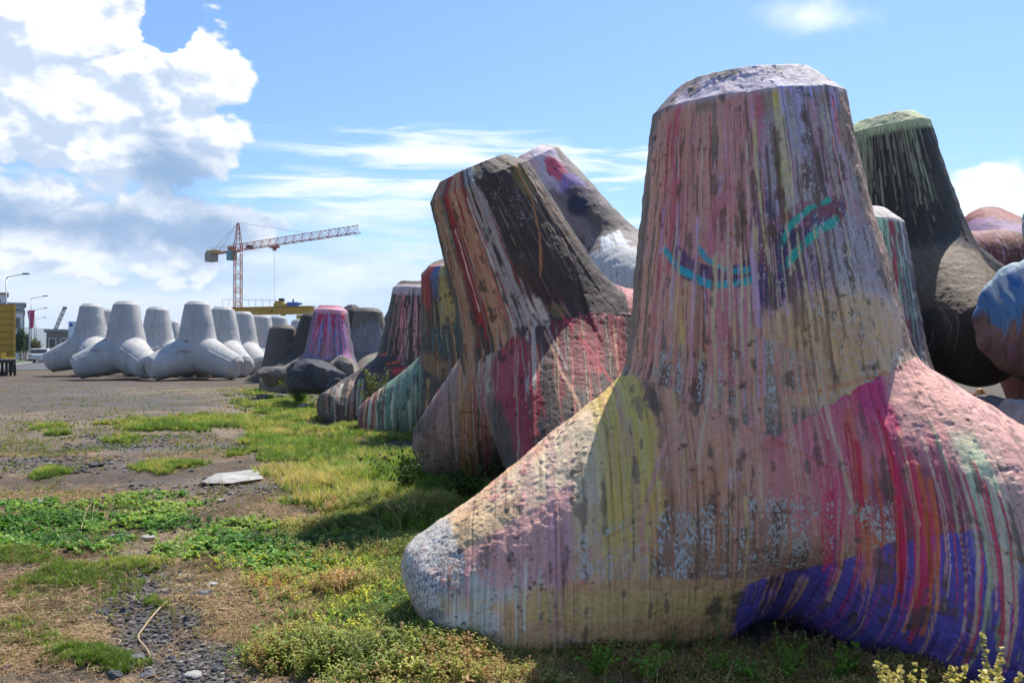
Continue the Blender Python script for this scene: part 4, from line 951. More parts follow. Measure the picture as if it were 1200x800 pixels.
for j, (V, T) in enumerate(IP):
    i = np.where(kk == j)[0]; P = rot_z(V[None]*rs[i][:, None, None], RNG.uniform(0, 6.28, (len(i), 1))); P[..., 0] += X[i][:, None]; P[..., 1] += Y[i][:, None]; P[..., 2] += (Zs[i]+rs[i]*.2)[:, None]
    VV.append(P.reshape(-1, 3)); TT.append((T[None]+(np.arange(len(i))*len(V))[:, None, None]+off).reshape(-1, 3)); off += len(i)*len(V)
    c = gc[RNG.integers(5, size=len(i))]*RNG.uniform(.7, 1.3, (len(i), 1)); CC.append(np.concatenate([np.repeat(c[:, None], len(V), 1), np.ones((len(i), len(V), 1))], -1).reshape(-1, 4))
m, t, b = mat('gravel_stone'); t.put(b.inputs['Base Color'], t.new('ShaderNodeAttribute', attribute_name='tint').outputs['Color']); b.inputs['Roughness'].default_value = .9
LS(mesh_np('gravel', np.concatenate(VV), np.concatenate(TT), None, False, None, m, {'tint': ('FLOAT_COLOR', np.concatenate(CC))}), 'loose dark volcanic gravel strewn over the bare soil', 'gravel')

# ------------------------------------------------------------------ rocks and small things
def rock_mat(name, a, b_, c_):
    m, t, b = mat(name); o = t.new('ShaderNodeTexCoord').outputs['Object']
    n = t.noise(o, 2.2, 8., .65); n2 = t.noise(o, 14., 6., .7)
    c = t.mix(t.step(n, .38, .62), a, b_); c = t.mix(t.m('MULTIPLY', t.step(n2, .56, .68), .7), c, c_)
    t.put(b.inputs['Base Color'], c); b.inputs['Roughness'].default_value = .9
    bp = t.new('ShaderNodeBump'); bp.inputs['Strength'].default_value = .9; bp.inputs['Distance'].default_value = .05; t.l.new(t.m('ADD', n, t.m('MULTIPLY', n2, .4)), bp.inputs['Height']); t.l.new(bp.outputs[0], b.inputs['Normal']); return m
M_rd = rock_mat('dark_basalt', (.035, .036, .042), (.075, .076, .085), (.20, .20, .22)); M_rb = rock_mat('brown_boulder', (.10, .085, .07), (.19, .165, .14), (.05, .045, .04))
M_rp = rock_mat('pale_stone', (.30, .28, .26), (.44, .42, .39), (.18, .16, .14)); M_rg = rock_mat('grey_stone', (.10, .10, .11), (.19, .19, .20), (.05, .05, .05))
def rock(name, c, dim, m, label, cat='rock', seed=0, sub=5, rough=.35, rz=0., group=None, ang=.55):
    import bmesh
    bm = bmesh.new(); bmesh.ops.create_icosphere(bm, subdivisions=sub, radius=1); V = np.array([v.co[:] for v in bm.verts]); T = np.array([[v.index for v in f.verts] for f in bm.faces]); bm.free()
    r = np.random.default_rng(seed)
    for _ in range(14):                                  # flat broken faces
        d = r.normal(size=3); d /= np.linalg.norm(d); k = r.uniform(ang, .92); q = V@d; V = V-np.outer(np.maximum(q-k, 0), d)
    V = V*(1+(fbm(V+seed*3.1, 1.6, 4, seed)-.5)[:, None]*rough+(fbm(V+seed, 7., 3, seed+1)-.5)[:, None]*.08)
    V = rot_z((V*np.array(dim)/2)[None], np.array([[rz]]))[0]
    o = mesh_np(name, V, T, None, sub > 3, None, m); o.location = c; return prop(o, label, cat, group)
def grock(name, px, py, wpx, hpx, m, label, depth=None, dz=.25, seed=0, sub=4, dy=.8, cat='stone', **k):
    """rock whose foot shows at photo point px, py; size in photo pixels"""
    g = gp(px, py); Y = depth or g.y; w_ = wpx*Y/1000; h_ = hpx*Y/1000
    return rock(name, (px*Y/1000-600*Y/1000, Y, float(gz(g.x, g.y)[0])+h_*(.5-dz)), (w_, w_*dy, h_), m, label, cat, seed, sub, **k)
rock('boulder', at(371, 444, 22.5)+Vector((0, 0, 0)), (1.6, 1.3, 1.2), M_rd, 'big angular blackish boulder in front of the crimson topped tetrapod', 'boulder', 3, 5, .3, .3)
rock('boulder', at(349, 446, 23.2), (.95, 1.0, .95), M_rd, 'dark rounded boulder against the left side of the big blackish one', 'boulder', 5, 5, .3, .9)
rock('boulder', at(322, 441, 26), (1.15, 1.0, .85), M_rb, 'brown boulder at the foot of the small dark grey tetrapod', 'boulder', 8, 5, .35, .2)
rock('boulder', at(403, 434, 24), (.75, .8, .8), M_rb, 'light brown boulder right of the big blackish boulder', 'boulder', 12, 5, .3, 1.2)
rock('boulder', at(398, 452, 21), (.7, .5, .35), M_rd, 'small flat dark boulder below the light brown one', 'boulder', 15, 4, .3, .4)
rock('boulder', at(436, 452, 21), (.9, .8, .5), M_rb, 'low boulder hidden behind the long leg with pale streaks', 'boulder', 16, 4, .3, .4)
rock('boulder', at(1168, 478, 8.3), (.55, .5, .35), M_rg, 'grey boulder in the dark gap right of the nearest tetrapod', 'boulder', 18, 5, .3, .1)
rock('boulder', at(1198, 498, 7.6), (.75, .7, .5), M_rp, 'pale speckled boulder at the right edge behind the nearest tetrapod', 'boulder', 19, 5, .3, .1)
rock('boulder', at(1140, 505, 8.8), (1.2, 1., .6), M_rd, 'dark boulder wedged low behind the nearest tetrapod', 'boulder', 20, 5, .3, .1)
rock('brown_stone', at(1148, 462, 8.6), (.17, .15, .13), simple('rusty_stone', (.32, .15, .05)), 'small orange brown stone in the dark gap at the right', 'stone', 21, 4, .3, .1)
# flat pieces and stones lying in the foreground
grock('flat_slab', 272, 561, 84, 9, M_rp, 'flat pale broken concrete slab lying in dry grass', dz=.30, seed=31, sub=5, dy=1.5, cat='slab', ang=.5)
for (px, py, wx, hx_, mm, lab) in (
    (238, 699, 30, 9, M_rg, 'flat grey stone beside the small white stone'), (249, 689, 17, 7, M_rp, 'small white stone resting above the flat grey stone'),
    (175, 630, 19, 8, M_rp, 'pale stone among the broad leaved weeds'), (148, 725, 18, 11, M_rd, 'dark stone left of the dry twig, in gravel'),
    (136, 795, 22, 16, M_rd, 'dark stone at the bottom edge, left of the flat grey chip'), (176, 795, 20, 12, M_rg, 'grey chip at the bottom edge of the gravel'),
    (225, 798, 26, 12, M_rp, 'tan and white stone at the bottom edge of the photo'), (256, 788, 20, 15, M_rd, 'dark upright stone lower right of the gravel patch'),
    (203, 768, 13, 11, M_rd, 'dark stone just right of the lower end of the twig'), (220, 728, 10, 9, M_rd, 'small dark stone right of the twig'),
    (123, 725, 18, 8, M_rd, 'low dark stone at the left rim of the gravel patch'), (160, 770, 34, 10, M_rg, 'broad flat grey stone under the twig'),
    (51, 590, 11, 6, M_rp, 'pale stone at the upper edge of the broad leaved weeds'), (124, 585, 12, 6, M_rd, 'dark clod at the back edge of the broad leaved weeds'),
    (260, 585, 12, 6, M_rp, 'pale chip below the concrete slab'), (271, 578, 9, 5, M_rp, 'tiny white chip just under the concrete slab'),
    (271, 664, 9, 4, M_rp, 'flat white chip in the dry grass'), (113, 547, 20, 6, M_rd, 'dark clod on the bare soil'), (130, 544, 10, 5, M_rg, 'grey stone on the bare soil beside the clod'),
    (333, 466, 26, 7, M_rg, 'grey flat stone in the grass before the big boulder'), (310, 467, 20, 8, M_rd, 'dark stone cluster in the grass before the log like leg'),
    (355, 478, 16, 8, M_rp, 'pale stone between grass and the streaked leg'), (322, 554, 10, 5, M_rd, 'dark stone at the right end of the concrete slab')):
    grock('stone', px, py, wx, hx_, mm, lab, seed=int(px*7+py) % 97, sub=3)
# dry twig
def tube(name, pts, r, m, parent=None, taper=.5, n=6, sub=5):
    pts = [Vector(p) for p in pts]; P = []
    for i in range(len(pts)-1):
        p0 = pts[max(i-1, 0)]; p1 = pts[i]; p2 = pts[i+1]; p3 = pts[min(i+2, len(pts)-1)]
        for k in range(sub):
            t_ = k/sub; P.append(.5*((2*p1)+(p2-p0)*t_+(2*p0-5*p1+4*p2-p3)*t_*t_+(3*p1-p0-3*p2+p3)*t_**3))
    P.append(pts[-1]); V = []; Q = []
    for i, p in enumerate(P):
        d = (P[min(i+1, len(P)-1)]-P[max(i-1, 0)]).normalized(); u = d.orthogonal().normalized(); v = d.cross(u); rr = r*(1-(1-taper)*i/(len(P)-1))
        for k in range(n): a = 2*math.pi*k/n; V.append(p+(u*math.cos(a)+v*math.sin(a))*rr)
        if i:
            for k in range(n): Q.append(((i-1)*n+k, (i-1)*n+(k+1) % n, i*n+(k+1) % n, i*n+k))
    return mesh_np(name, [tuple(v) for v in V], None, Q, True, parent, m)
M_tw = simple('dry_wood', (.46, .33, .2), .85, var=.3, scale=30)
def onground(pxs, dz=.012): 
    o = []
    for x, y in pxs: g = gp(x, y); o.append(Vector((g.x, g.y, float(gz(g.x, g.y)[0])+dz)))
    return o
prop(tube('twig', onground([(196, 713), (184, 722), (168, 737), (162, 746), (172, 758), (176, 766), (173, 772)], .014), .007, M_tw), 'crooked pale dry twig lying on the gravel', 'twig')
prop(tube('twig', onground([(400, 772), (430, 778), (455, 790), (480, 797)], .05), .008, M_tw), 'long straight dry stem in the herbs at the bottom', 'twig')
prop(tube('twig', onground([(95, 622), (102, 600), (110, 592), (108, 612)], .05), .004, M_tw), 'thin looped dry stem standing in the broad leaved weeds', 'twig')
# individual weeds
def weed(px, py, h, label, n=40, lw=.012, ll=.03, col=(98, 120, 44), name='weed', stems=5, spread=.35, seed=0, depth=None, cat='plant', brown=0., base=None):
    r = np.random.default_rng(seed); g = base or gp(px, py); z = float(gz(g.x, g.y)[0])
    root = empty(name, (g.x, g.y, z), label=label, cat=cat); V = []; Q = []; C = []; sb = MB()
    for s_ in range(stems):
        a = r.uniform(0, 6.28); le = r.uniform(.05, 1)*spread; L = h*r.uniform(.7, 1.05); prev = Vector((0, 0, -.03))
        for k in range(1, 7):
            t_ = k/6; q = Vector((math.cos(a)*le*L*t_**1.4, math.sin(a)*le*L*t_**1.4, L*t_)); sb.bar(prev, q, .0022*(1-.6*t_), 4); prev = q
        for k in range(n//stems):
            t_ = r.uniform(.15, 1.); c = np.array([math.cos(a)*le*L*t_**1.4, math.sin(a)*le*L*t_**1.4, L*t_]); an = r.uniform(0, 6.28); up = r.uniform(-.1, 1.); l_ = ll*r.uniform(.6, 1.2)*(1.2-.6*t_); w_ = lw*r.uniform(.7, 1.2)
            d = np.array([math.cos(an)*math.cos(up), math.sin(an)*math.cos(up), math.sin(up)]); s = np.cross(d, r.normal(size=3)); s /= np.linalg.norm(s); b = len(V)
            V += [c-s*w_*.1, c+s*w_*.1, c+d*l_*.5-s*w_*.5, c+d*l_*.5+s*w_*.5, c+d*l_-s*w_*.1, c+d*l_+s*w_*.1]; Q += [(b, b+1, b+3, b+2), (b+2, b+3, b+5, b+4)]
            cc = lin((170, 130, 88)) if r.random() < brown else lin(col)*r.uniform(.7, 1.35); C += [tuple(cc)+(1,)]*6
    sb.build('stem', M_stem, root); mesh_np('leaves', V, None, Q, False, root, M_leaf, {'tint': ('FLOAT_COLOR', np.clip(C, 0, .9))})
    return root
M_stem = simple('weed_stem', lin((120, 128, 62)), .7)
weed(376, 690, .42, 'tall thin upright green weed alone in the herbs, left of the huge tetrapod', 40, .006, .05, (110, 132, 52), stems=3, spread=.10, seed=1)
weed(650, 752, .26, 'yellow green leafy weed against the front foot of the huge tetrapod', 60, .022, .035, (120, 136, 30), stems=5, spread=.6, seed=2)
weed(790, 765, .55, 'tall wispy weed with thin branches in front of the huge tetrapod', 70, .005, .03, (110, 126, 62), stems=7, spread=.6, seed=3)
weed(840, 768, .50, 'second tall wispy weed, right of the first, in front of the huge tetrapod', 60, .005, .03, (110, 126, 62), stems=6, spread=.45, seed=4)
weed(918, 792, .26, 'bright green feathery weed below the hollow under the huge tetrapod', 260, .012, .03, (110, 150, 44), stems=9, spread=.8, seed=5)
weed(850, 792, .2, 'bushy green weed at the bottom left of the hollow under the huge tetrapod', 240, .010, .026, (96, 138, 40), stems=9, spread=.8, seed=6)
for k_, (px_, lab_) in enumerate(((700, 'low bright green weed clump in front of the huge tetrapod, left of the wispy weeds'), (760, 'low green weed clump at the base of the first wispy weed'), (885, 'spreading green weed just left of the hollow under the huge tetrapod'), (985, 'low green weed clump at the right side of the hollow'))):
    weed(px_, 794, .17, lab_, 240, .014, .03, (118, 158, 52), stems=14, spread=1.1, seed=50+k_)
weed(1000, 792, .2, 'dark green broad leaved weed beside the violet painted foot', 80, .02, .035, (96, 122, 30), stems=7, spread=.7, seed=7)
weed(960, 796, .15, 'tangled brown weed at the bottom between two green weeds', 120, .006, .03, (120, 96, 56), stems=12, spread=.9, seed=8, brown=.6)
weed(495, 735, .2, 'reddish brown dry herb against the white crusted foot of the huge tetrapod', 110, .007, .014, (150, 120, 70), stems=6, spread=.4, seed=9, brown=.7)
weed(520, 745, .17, 'second reddish brown dry herb at the foot of the huge tetrapod', 90, .007, .014, (150, 120, 70), stems=5, spread=.4, seed=10, brown=.6)
for k, (px, py, hh, lab) in enumerate(((1050, 792, .13, 'leftmost pale yellow fleshy weed at the bottom right corner'), (1110, 796, .12, 'pale yellow fleshy weed between the other two in the bottom right corner'), (1165, 790, .15, 'rightmost pale yellow fleshy weed in the bottom right corner'), (1085, 790, .10, 'lowest pale yellow fleshy weed in the bottom right corner'))):
    b_ = at(px, py+30, 3.5); b_ = Vector((b_.x, 3.5, 0))
    weed(px, py, hh*.6+.30, lab, 700, .022, .028, (206, 196, 128), stems=8, spread=.75, seed=20+k, base=b_)
# seed-headed grasses and the bush growing on the streaked leg
for k, (px, py, hh, lab) in enumerate(((445, 620, .42, 'leftmost seed headed dry grass by the leaning tetrapod'), (470, 622, .36, 'dry grass with feathery heads left of the huge tetrapod'), (485, 615, .34, 'dry grass with feathery heads nearest the huge tetrapod'))):
    g = gp(px, py); root = empty('seed_grass', (g.x, g.y, float(gz(g.x, g.y)[0])), label=lab, cat='grass plant', group='seed headed grasses'); r = np.random.default_rng(k); sb = MB(); V = []; Q = []; C = []
    for s_ in range(4):
        a = r.uniform(0, 6.28); L = hh*r.uniform(.7, 1.); prev = Vector((0, 0, -.02))
        for j in range(1, 8):
            t_ = j/7; q = Vector((math.cos(a)*.45*L*t_**2, math.sin(a)*.45*L*t_**2, L*t_*(1-.15*t_))); sb.bar(prev, q, .0014, 4); prev = q
        for j in range(22):
            t_ = .82+.18*j/22; c = np.array([math.cos(a)*.45*L*t_**2, math.sin(a)*.45*L*t_**2, L*t_*(1-.15*t_)]); d = r.normal(size=3); d[2] = abs(d[2])+.6; d /= np.linalg.norm(d); s = np.cross(d, r.normal(size=3)); s /= np.linalg.norm(s); b = len(V)
            V += [c-s*.001, c+s*.001, c+d*.010-s*.002, c+d*.010+s*.002, c+d*.02-s*.0005, c+d*.02+s*.0005]; Q += [(b, b+1, b+3, b+2), (b+2, b+3, b+5, b+4)]; C += [tuple(lin((206, 190, 150)))+(1,)]*6
    sb.build('stem', M_tw, root); mesh_np('seed_head', V, None, Q, False, root, M_straw, {'tint': ('FLOAT_COLOR', C)})
g = at(437, 480, 17.0); weed(0, 0, 1.15, 'grey green bush growing beside the long streaked leg of the brown tetrapod', 900, .05, .07, (96, 104, 66), stems=22, spread=.45, seed=31, base=Vector((g.x, g.y, 0)), name='bush', cat='bush')
g = gp(475, 585); weed(0, 0, .5, 'dark green leafy bush in the shade under the leaning tetrapod', 700, .03, .05, (52, 74, 26), stems=26, spread=1.3, seed=32, base=g, name='bush', cat='bush')
g = gp(545, 598); weed(0, 0, .42, 'dark green leafy bush between the leaning and the huge tetrapods', 700, .03, .05, (56, 78, 26), stems=26, spread=1.3, seed=33, base=g, name='bush', cat='bush')
g = gp(352, 474); weed(0, 0, .6, 'bright green tuft of long leaves in front of the big blackish boulder', 420, .03, .2, (96, 130, 40), stems=30, spread=1.4, seed=34, base=g, name='grass_clump', cat='grass clump')
g = gp(385, 478); weed(0, 0, .5, 'dry greenish tuft right of the bright clump by the boulder', 300, .03, .2, (120, 130, 70), stems=24, spread=1.3, seed=35, base=g, name='grass_clump', cat='grass clump')

# ------------------------------------------------------------------ far things: road, vehicles, buildings, cranes
M_asph = simple('asphalt', (.085, .085, .088), .9, var=.2, scale=2); M_kerb = simple('kerb_concrete', (.35, .34, .32), .9)
rd = [(-21, 40), (-30, 58), (-47, 95), (-66, 125), (-92, 170), (-150, 270)]
def strip(name, pts, w_, z, m, **k):
    V = []; Q = []
    for i, p in enumerate(pts):
        p = Vector(p); d = (Vector(pts[min(i+1, len(pts)-1)])-Vector(pts[max(i-1, 0)])).normalized(); nrm = Vector((-d.y, d.x)); V += [(p.x-nrm.x*w_/2, p.y-nrm.y*w_/2, z), (p.x+nrm.x*w_/2, p.y+nrm.y*w_/2, z)]
        if i: Q.append((2*i-2, 2*i-1, 2*i+1, 2*i))
    return prop(mesh_np(name, V, None, Q, False, None, m), kind='structure', **k)
rdo = [(x-.0, y) for x, y in rd[1:]]
strip('road', rdo, 9., .225, M_asph)
vg = simple('verge_grass', (.07, .11, .03), .95, var=.4, scale=.8)
strip('verge', [(x-8.2*1.0, y-3.5) for x, y in rdo], 6., .24, vg)
kb = MB()
for i in range(len(rdo)-1):
    a_, b_ = [Vector((x-4.7, y-2.2, .28)) for x, y in (rdo[i], rdo[i+1])]; kb.bar(a_, b_, .1, 4)
prop(kb.build('kerb', M_kerb), kind='structure')

M_yel = simple('yellow_painted_steel', (.52, .30, .015), .5, var=.12, scale=2); M_ylow = simple('faded_yellow_steel', (.58, .36, .04), .5)
M_dk = simple('dark_rubber', (.03, .03, .032), .7); M_steel = simple('galvanised_steel', (.42, .44, .46), .45, .3); M_cap = simple('pale_cap', (.6, .6, .56), .6)
M_or = simple('red_orange_crane_paint', (.42, .10, .045), .5); M_teal = simple('teal_cab_paint', (.03, .22, .24), .35); M_blu = simple('blue_machine_paint', (.03, .12, .42), .4); M_cw = simple('counterweight_concrete', (.30, .28, .24), .9)
# yellow ribbed container on a trailer, left edge
d = 49.; s = d/1000; rz_ = math.radians(30.2); x1 = (18-600)*s; zt = CAMZ+(409-357)*s; zb = CAMZ-(420-409)*s; wd_ = 2.9; Hc = zt-zb
root = empty('container', (x1, d, zb), rz_, label='tall ribbed yellow steel container standing on a trailer at the left edge', cat='container')
MB().box((-wd_/2, 3, Hc/2), (wd_, 6, Hc)).build('body', M_yel, root, bevel=.02); mb = MB()
for k in range(9): mb.box((-wd_/2, -.03, min(max(k/8*Hc, .03), Hc-.03)), (wd_+.04, .06, .055))
mb.build('rib', simple('dull_yellow_rib', (.36, .20, .012), .6), root)
MB().box((-.05, -.06, Hc/2), (.12, .1, Hc+.04)).build('corner_post', M_ylow, root)
tr = empty('trailer', (x1, d, .2), rz_, label='low trailer with a row of narrow dark tyres under the yellow container', cat='trailer')
MB().box((-wd_/2, .3, zb-.2-.09), (wd_*.97, 11., .16)).build('frame', M_dk, tr)
for k in range(5):
    x = -.78+k*.19; yy = -4.5; r_ = .42; mb = MB(); mb.bar((x-.06, yy, r_), (x+.06, yy, r_), r_, 20); wh = mb.build('wheel', M_dk, tr, bevel=.015)
    MB().bar((x-.068, yy, r_), (x+.068, yy, r_), r_*.5, 16).build('rim', M_steel, wh); MB().box((x, yy-.05, 2*r_+.03), (.14, .42, .05)).build('mudguard', M_cap, wh)
for k in (0, 1): MB().bar((-.35-k*.0, 3+k*1.2, .42), (-.1, 3+k*1.2, .42), .42, 20).build('wheel', M_dk, tr, bevel=.015)
MB().box((-.55, -4.2, 1.08), (.22, .3, .3)).box((-.4, -3.9, .9), (.8, .8, .12)).build('hitch', M_ylow, tr)
# lamps
def lamp(px, ytop, dpt, xr, label, first=None):
    zt = CAMZ+(409-ytop)*dpt/1000; x = (px-600)*dpt/1000
    if first:
        r = first.copy(); COL.objects.link(r); r.location = (x, dpt, .2)
        for ch in first.children: c = ch.copy(); COL.objects.link(c); c.parent = r
        r['label'] = label; sc = (zt-.2)/first['hgt']; r.scale = (sc,)*3; return r
    root = empty('street_lamp', (x, dpt, .2), label=label, cat='street lamp', group='street lamps along the road'); h_ = zt-.2; root['hgt'] = h_
    mb = MB(); mb.bar((0, 0, 0), (0, 0, h_-.5), .09, 8, .055); mb.bar((0, 0, h_-.5), (.12, 0, h_-.28), .05, 8); mb.build('pole', M_steel, root, True)
    mb = MB(); mb.bar((.1, 0, h_-.3), (1.75, 0, h_), .04, 8); mb.build('arm', M_steel, root, True)
    mb = MB(); mb.add([(1.6, -.14, h_-.06), (2.3, -.12, h_-.02), (2.3, .12, h_-.02), (1.6, .14, h_-.06), (1.65, -.1, h_+.08), (2.2, -.08, h_+.1), (2.2, .08, h_+.1), (1.65, .1, h_+.08)], [(0, 3, 2, 1), (4, 5, 6, 7), (0, 1, 5, 4), (1, 2, 6, 5), (2, 3, 7, 6), (3, 0, 4, 7)]); mb.build('lamp_head', M_dk, root)
    return root
L1 = lamp(7, 321, 84, 30, 'nearest and tallest looking street lamp, above the yellow container')
lamp(36.5, 347, 116, 0, 'second street lamp from the left, beside the magenta banner', L1); lamp(40.5, 361, 150, 0, 'third street lamp from the left, its head above the magenta banner', L1); lamp(42.5, 372, 190, 0, 'fourth and smallest looking street lamp of the row', L1)
# buildings
def wall_mat(name, c): return simple(name, c, .85, var=.08, scale=.6)
M_wh = wall_mat('white_render', (.70, .70, .69)); M_gr = wall_mat('grey_render', (.26, .27, .28)); M_win = simple('window_glass', (.05, .06, .07), .1); M_st = simple('stone_masonry', (.24, .20, .17), .95, var=.35, scale=1.3); M_rf = simple('roof_tile', (.30, .13, .08), .9)
def px_box(x0, x1, y0, y1, d0, dp): # photo rectangle at depth -> centre, dims
    s = d0/1000; return ((x0+x1)/2*s-600*s, d0+dp/2, CAMZ+(409-(y0+y1)/2)*s), ((x1-x0)*s, dp, (y1-y0)*s)
def building(name, x0, x1, y0, d0, dp, wm, label, rows=2, cols=3, roof=None):
    zt = CAMZ+(409-y0)*d0/1000; s = d0/1000; xa, xb = (x0-600)*s, (x1-600)*s; rz_ = math.atan((600-x1)/1000); root = empty(name, (xb, d0, .1), rz_, label=label, cat='building'); W_ = (xb-xa)*math.cos(rz_); Hh = zt-.1; ox = -W_/2
    mb = MB(); mb.box((ox, dp/2, Hh/2), (W_, dp, Hh)); mb.build('wall', wm, root)
    mb = MB(); mb.box((ox, dp/2, Hh+.15), (W_+.5, dp+.5, .3)); mb.build('roof', roof or M_gr, root)
    for i in range(rows):
        for j in range(cols):
            x = ox-W_/2+W_*(j+.5)/cols; z = Hh*(i+.55)/rows; ww, wh_ = min(1.3, W_/cols*.5), min(1.5, Hh/rows*.5)
            mb = MB(); mb.box((x, -.03, z), (ww+.16, .07, wh_+.16)); f = mb.build('window', M_wh, root); mb = MB(); mb.box((x, -.05, z), (ww, .05, wh_)); mb.build('pane', M_win, f)
    return root
b1 = building('white_building', -60, 27, 366, 118, 14, M_wh, 'long white building behind the yellow container', 2, 6)
b2 = building('grey_building', -30, 28.5, 357, 132, 12, M_gr, 'taller grey block rising behind the white building', 3, 4)
building('pale_house', -90, 8, 345, 150, 10, M_wh, 'pale tall house at the far left behind the yellow container', 3, 4, M_rf)
building('stone_building', 55, 96, 389, 98, 9, M_st, 'low brown stone building behind the leftmost pale tetrapod', 1, 3, M_gr)
c_, dm = px_box(80, 100, 376.5, 396, 96, .3); root = empty('board', (c_[0], c_[1], .2), label='white and blue board above the stone building', cat='signboard')
mb = MB(); mb.box((0, 0, c_[2]-.2), dm); mb.build('panel', simple('white_board', (.62, .68, .8), .5), root)
mb = MB(); mb.box((-.65, -.17, c_[2]+.35), (.35, .03, .35)).box((-.1, -.17, c_[2]-.95), (.9, .03, .22)); mb.build('marking', M_blu, root)
for sx in (-.8, .8): mb = MB(); mb.box((sx, .2, (c_[2]-.2)/2), (.12, .12, c_[2]-.2)); mb.build('post', M_steel, root)
# banner
root = empty('banner', ((34.5-600)*.108, 108, .2), label='tall magenta banner on a pole beside the road', cat='banner'); zt = CAMZ+(409-365)*.108
mb = MB(); mb.bar((0, 0, 0), (0, 0, zt), .08, 8); mb.build('pole', M_steel, root); mb = MB(); mb.add([(.1, -.03, zt-2.4), (.5, -.03, zt-2.2), (.62, -.03, zt), (-.3, -.03, zt-.1), (.1, .03, zt-2.4), (.5, .03, zt-2.2), (.62, .03, zt), (-.3, .03, zt-.1)], [(0, 1, 2, 3), (7, 6, 5, 4), (0, 4, 5, 1), (1, 5, 6, 2), (2, 6, 7, 3), (3, 7, 4, 0)]); mb.build('cloth', simple('magenta_cloth', (.55, .03, .14), .7), root)
# trees
def tree(px, ytop, dpt, wpx, label, col, seed, name='tree', tall=False):
    r = np.random.default_rng(seed); x = (px-600)*dpt/1000; Ht = CAMZ+(409-ytop)*dpt/1000-.2; R_ = wpx*dpt/2000; root = empty(name, (x, dpt, .2), label=label, cat='tree', group='trees by the road')
    mb = MB(); mb.bar((0, 0, 0), (.1, 0, Ht*.5), .16, 7, .09)
    for k in range(5): a = k*1.3; mb.bar((.05, 0, Ht*.35), (math.cos(a)*R_*.6, math.sin(a)*R_*.6, Ht*.7), .07, 5, .02)
    mb.build('trunk', M_tw, root)
    cl = r.normal(size=(14, 3)); cl /= np.linalg.norm(cl, axis=1)[:, None]; cl = cl*r.random((14, 1))**.4*np.array([R_*.75, R_*.75, Ht*.30])+np.array([0, 0, Ht*.62]); V = []; Q = []; C = []
    for c in cl:
        for _ in range(110):
            q = c+r.normal(0, 1, 3)*np.array([R_*.3, R_*.3, Ht*.10]); d = r.normal(size=3); d /= np.linalg.norm(d); s = np.cross(d, r.normal(size=3)); s /= np.linalg.norm(s); l_ = .16; b = len(V)
            V += [q-s*.06, q+s*.06, q+d*l_+s*.06, q+d*l_-s*.06]; Q.append((b, b+1, b+2, b+3)); C += [tuple(lin(col)*r.uniform(.6, 1.4))+(1,)]*4
    mesh_np('crown', V, None, Q, False, root, M_leaf, {'tint': ('FLOAT_COLOR', C)})
tree(24, 384, 100, 9, 'narrow dark green tree right of the yellow container', (48, 74, 40), 1); tree(41, 399, 110, 12, 'round olive green tree beside the road, right of the lamps', (110, 112, 60), 2); tree(30, 392, 112, 8, 'small grey green tree between the other two by the road', (90, 104, 72), 3)
# parked car
def car(px, py, dpt, label, rz=.35):
    x = (px-600)*dpt/1000; root = empty('car', (x, dpt, .23), rz, label=label, cat='car')
    prof = [(-2.1, .35), (-2.1, .75), (-1.9, .9), (-1.35, .95), (-.8, 1.42), (.7, 1.45), (1.5, 1.0), (2.1, .85), (2.15, .4), (2.1, .28), (-2.05, .28)]
    V = [(-.85, a, b) for a, b in prof]+[(.85, a, b) for a, b in prof]; n = len(prof); F = [tuple(range(n)), tuple(range(2*n-1, n-1, -1))]+[(i, i+n, (i+1) % n+n, (i+1) % n) for i in range(n)]
    MB().add(V, F).build('body', simple('silver_car_paint', (.5, .52, .54), .3, .3), root, bevel=.05)
    MB().box((0, -1.12, 1.17), (1.5, .6, .36)).build('rear_window', M_win, root)
    for sx in (-.78, .78):
        for sy in (-1.3, 1.35): w_ = MB().bar((sx-.1, sy, .32), (sx+.1, sy, .32), .32, 16).build('wheel', M_dk, root); MB().bar((sx-.11, sy, .32), (sx+.11, sy, .32), .18, 12).build('rim', M_steel, w_)
    for sx in (-.65, .65): MB().box((sx, -2.1, .75), (.25, .06, .15)).build('tail_light', simple('red_lens', (.4, .02, .02), .3), root)
car(48, 424, 90, 'silver car parked by the road in front of the stone building')
# mountain
mv = simple('far_hillside', (.07, .085, .05), 1., var=.3, scale=.004); hx = np.linspace(-3200, 1500, 90); V = []; Q = []
rr = np.interp(hx, [-3200, -2400, -1905, -1750, -1300, -600, 1500], [150, 118, 74, 66, 10, 2, 0])+(fbm(np.stack([hx, hx*0, hx*0], 1), .006, 4, 3)-.5)*14
for i, x in enumerate(hx):
    for j, (fy, fz) in enumerate(((0, 0), (250, .5), (520, .85), (700, 1.), (1100, .6), (1500, 0))): V.append((x, 3300+fy, -6+rr[i]*fz+ (6 if fz else 0)*(1 if rr[i] > 1 else 0)))
    if i:
        for j in range(5): a = (i-1)*6+j; Q.append((a, a+1, a+7, a+6))
prop(mesh_np('hills', V, None, Q, True, None, mv), kind='structure')

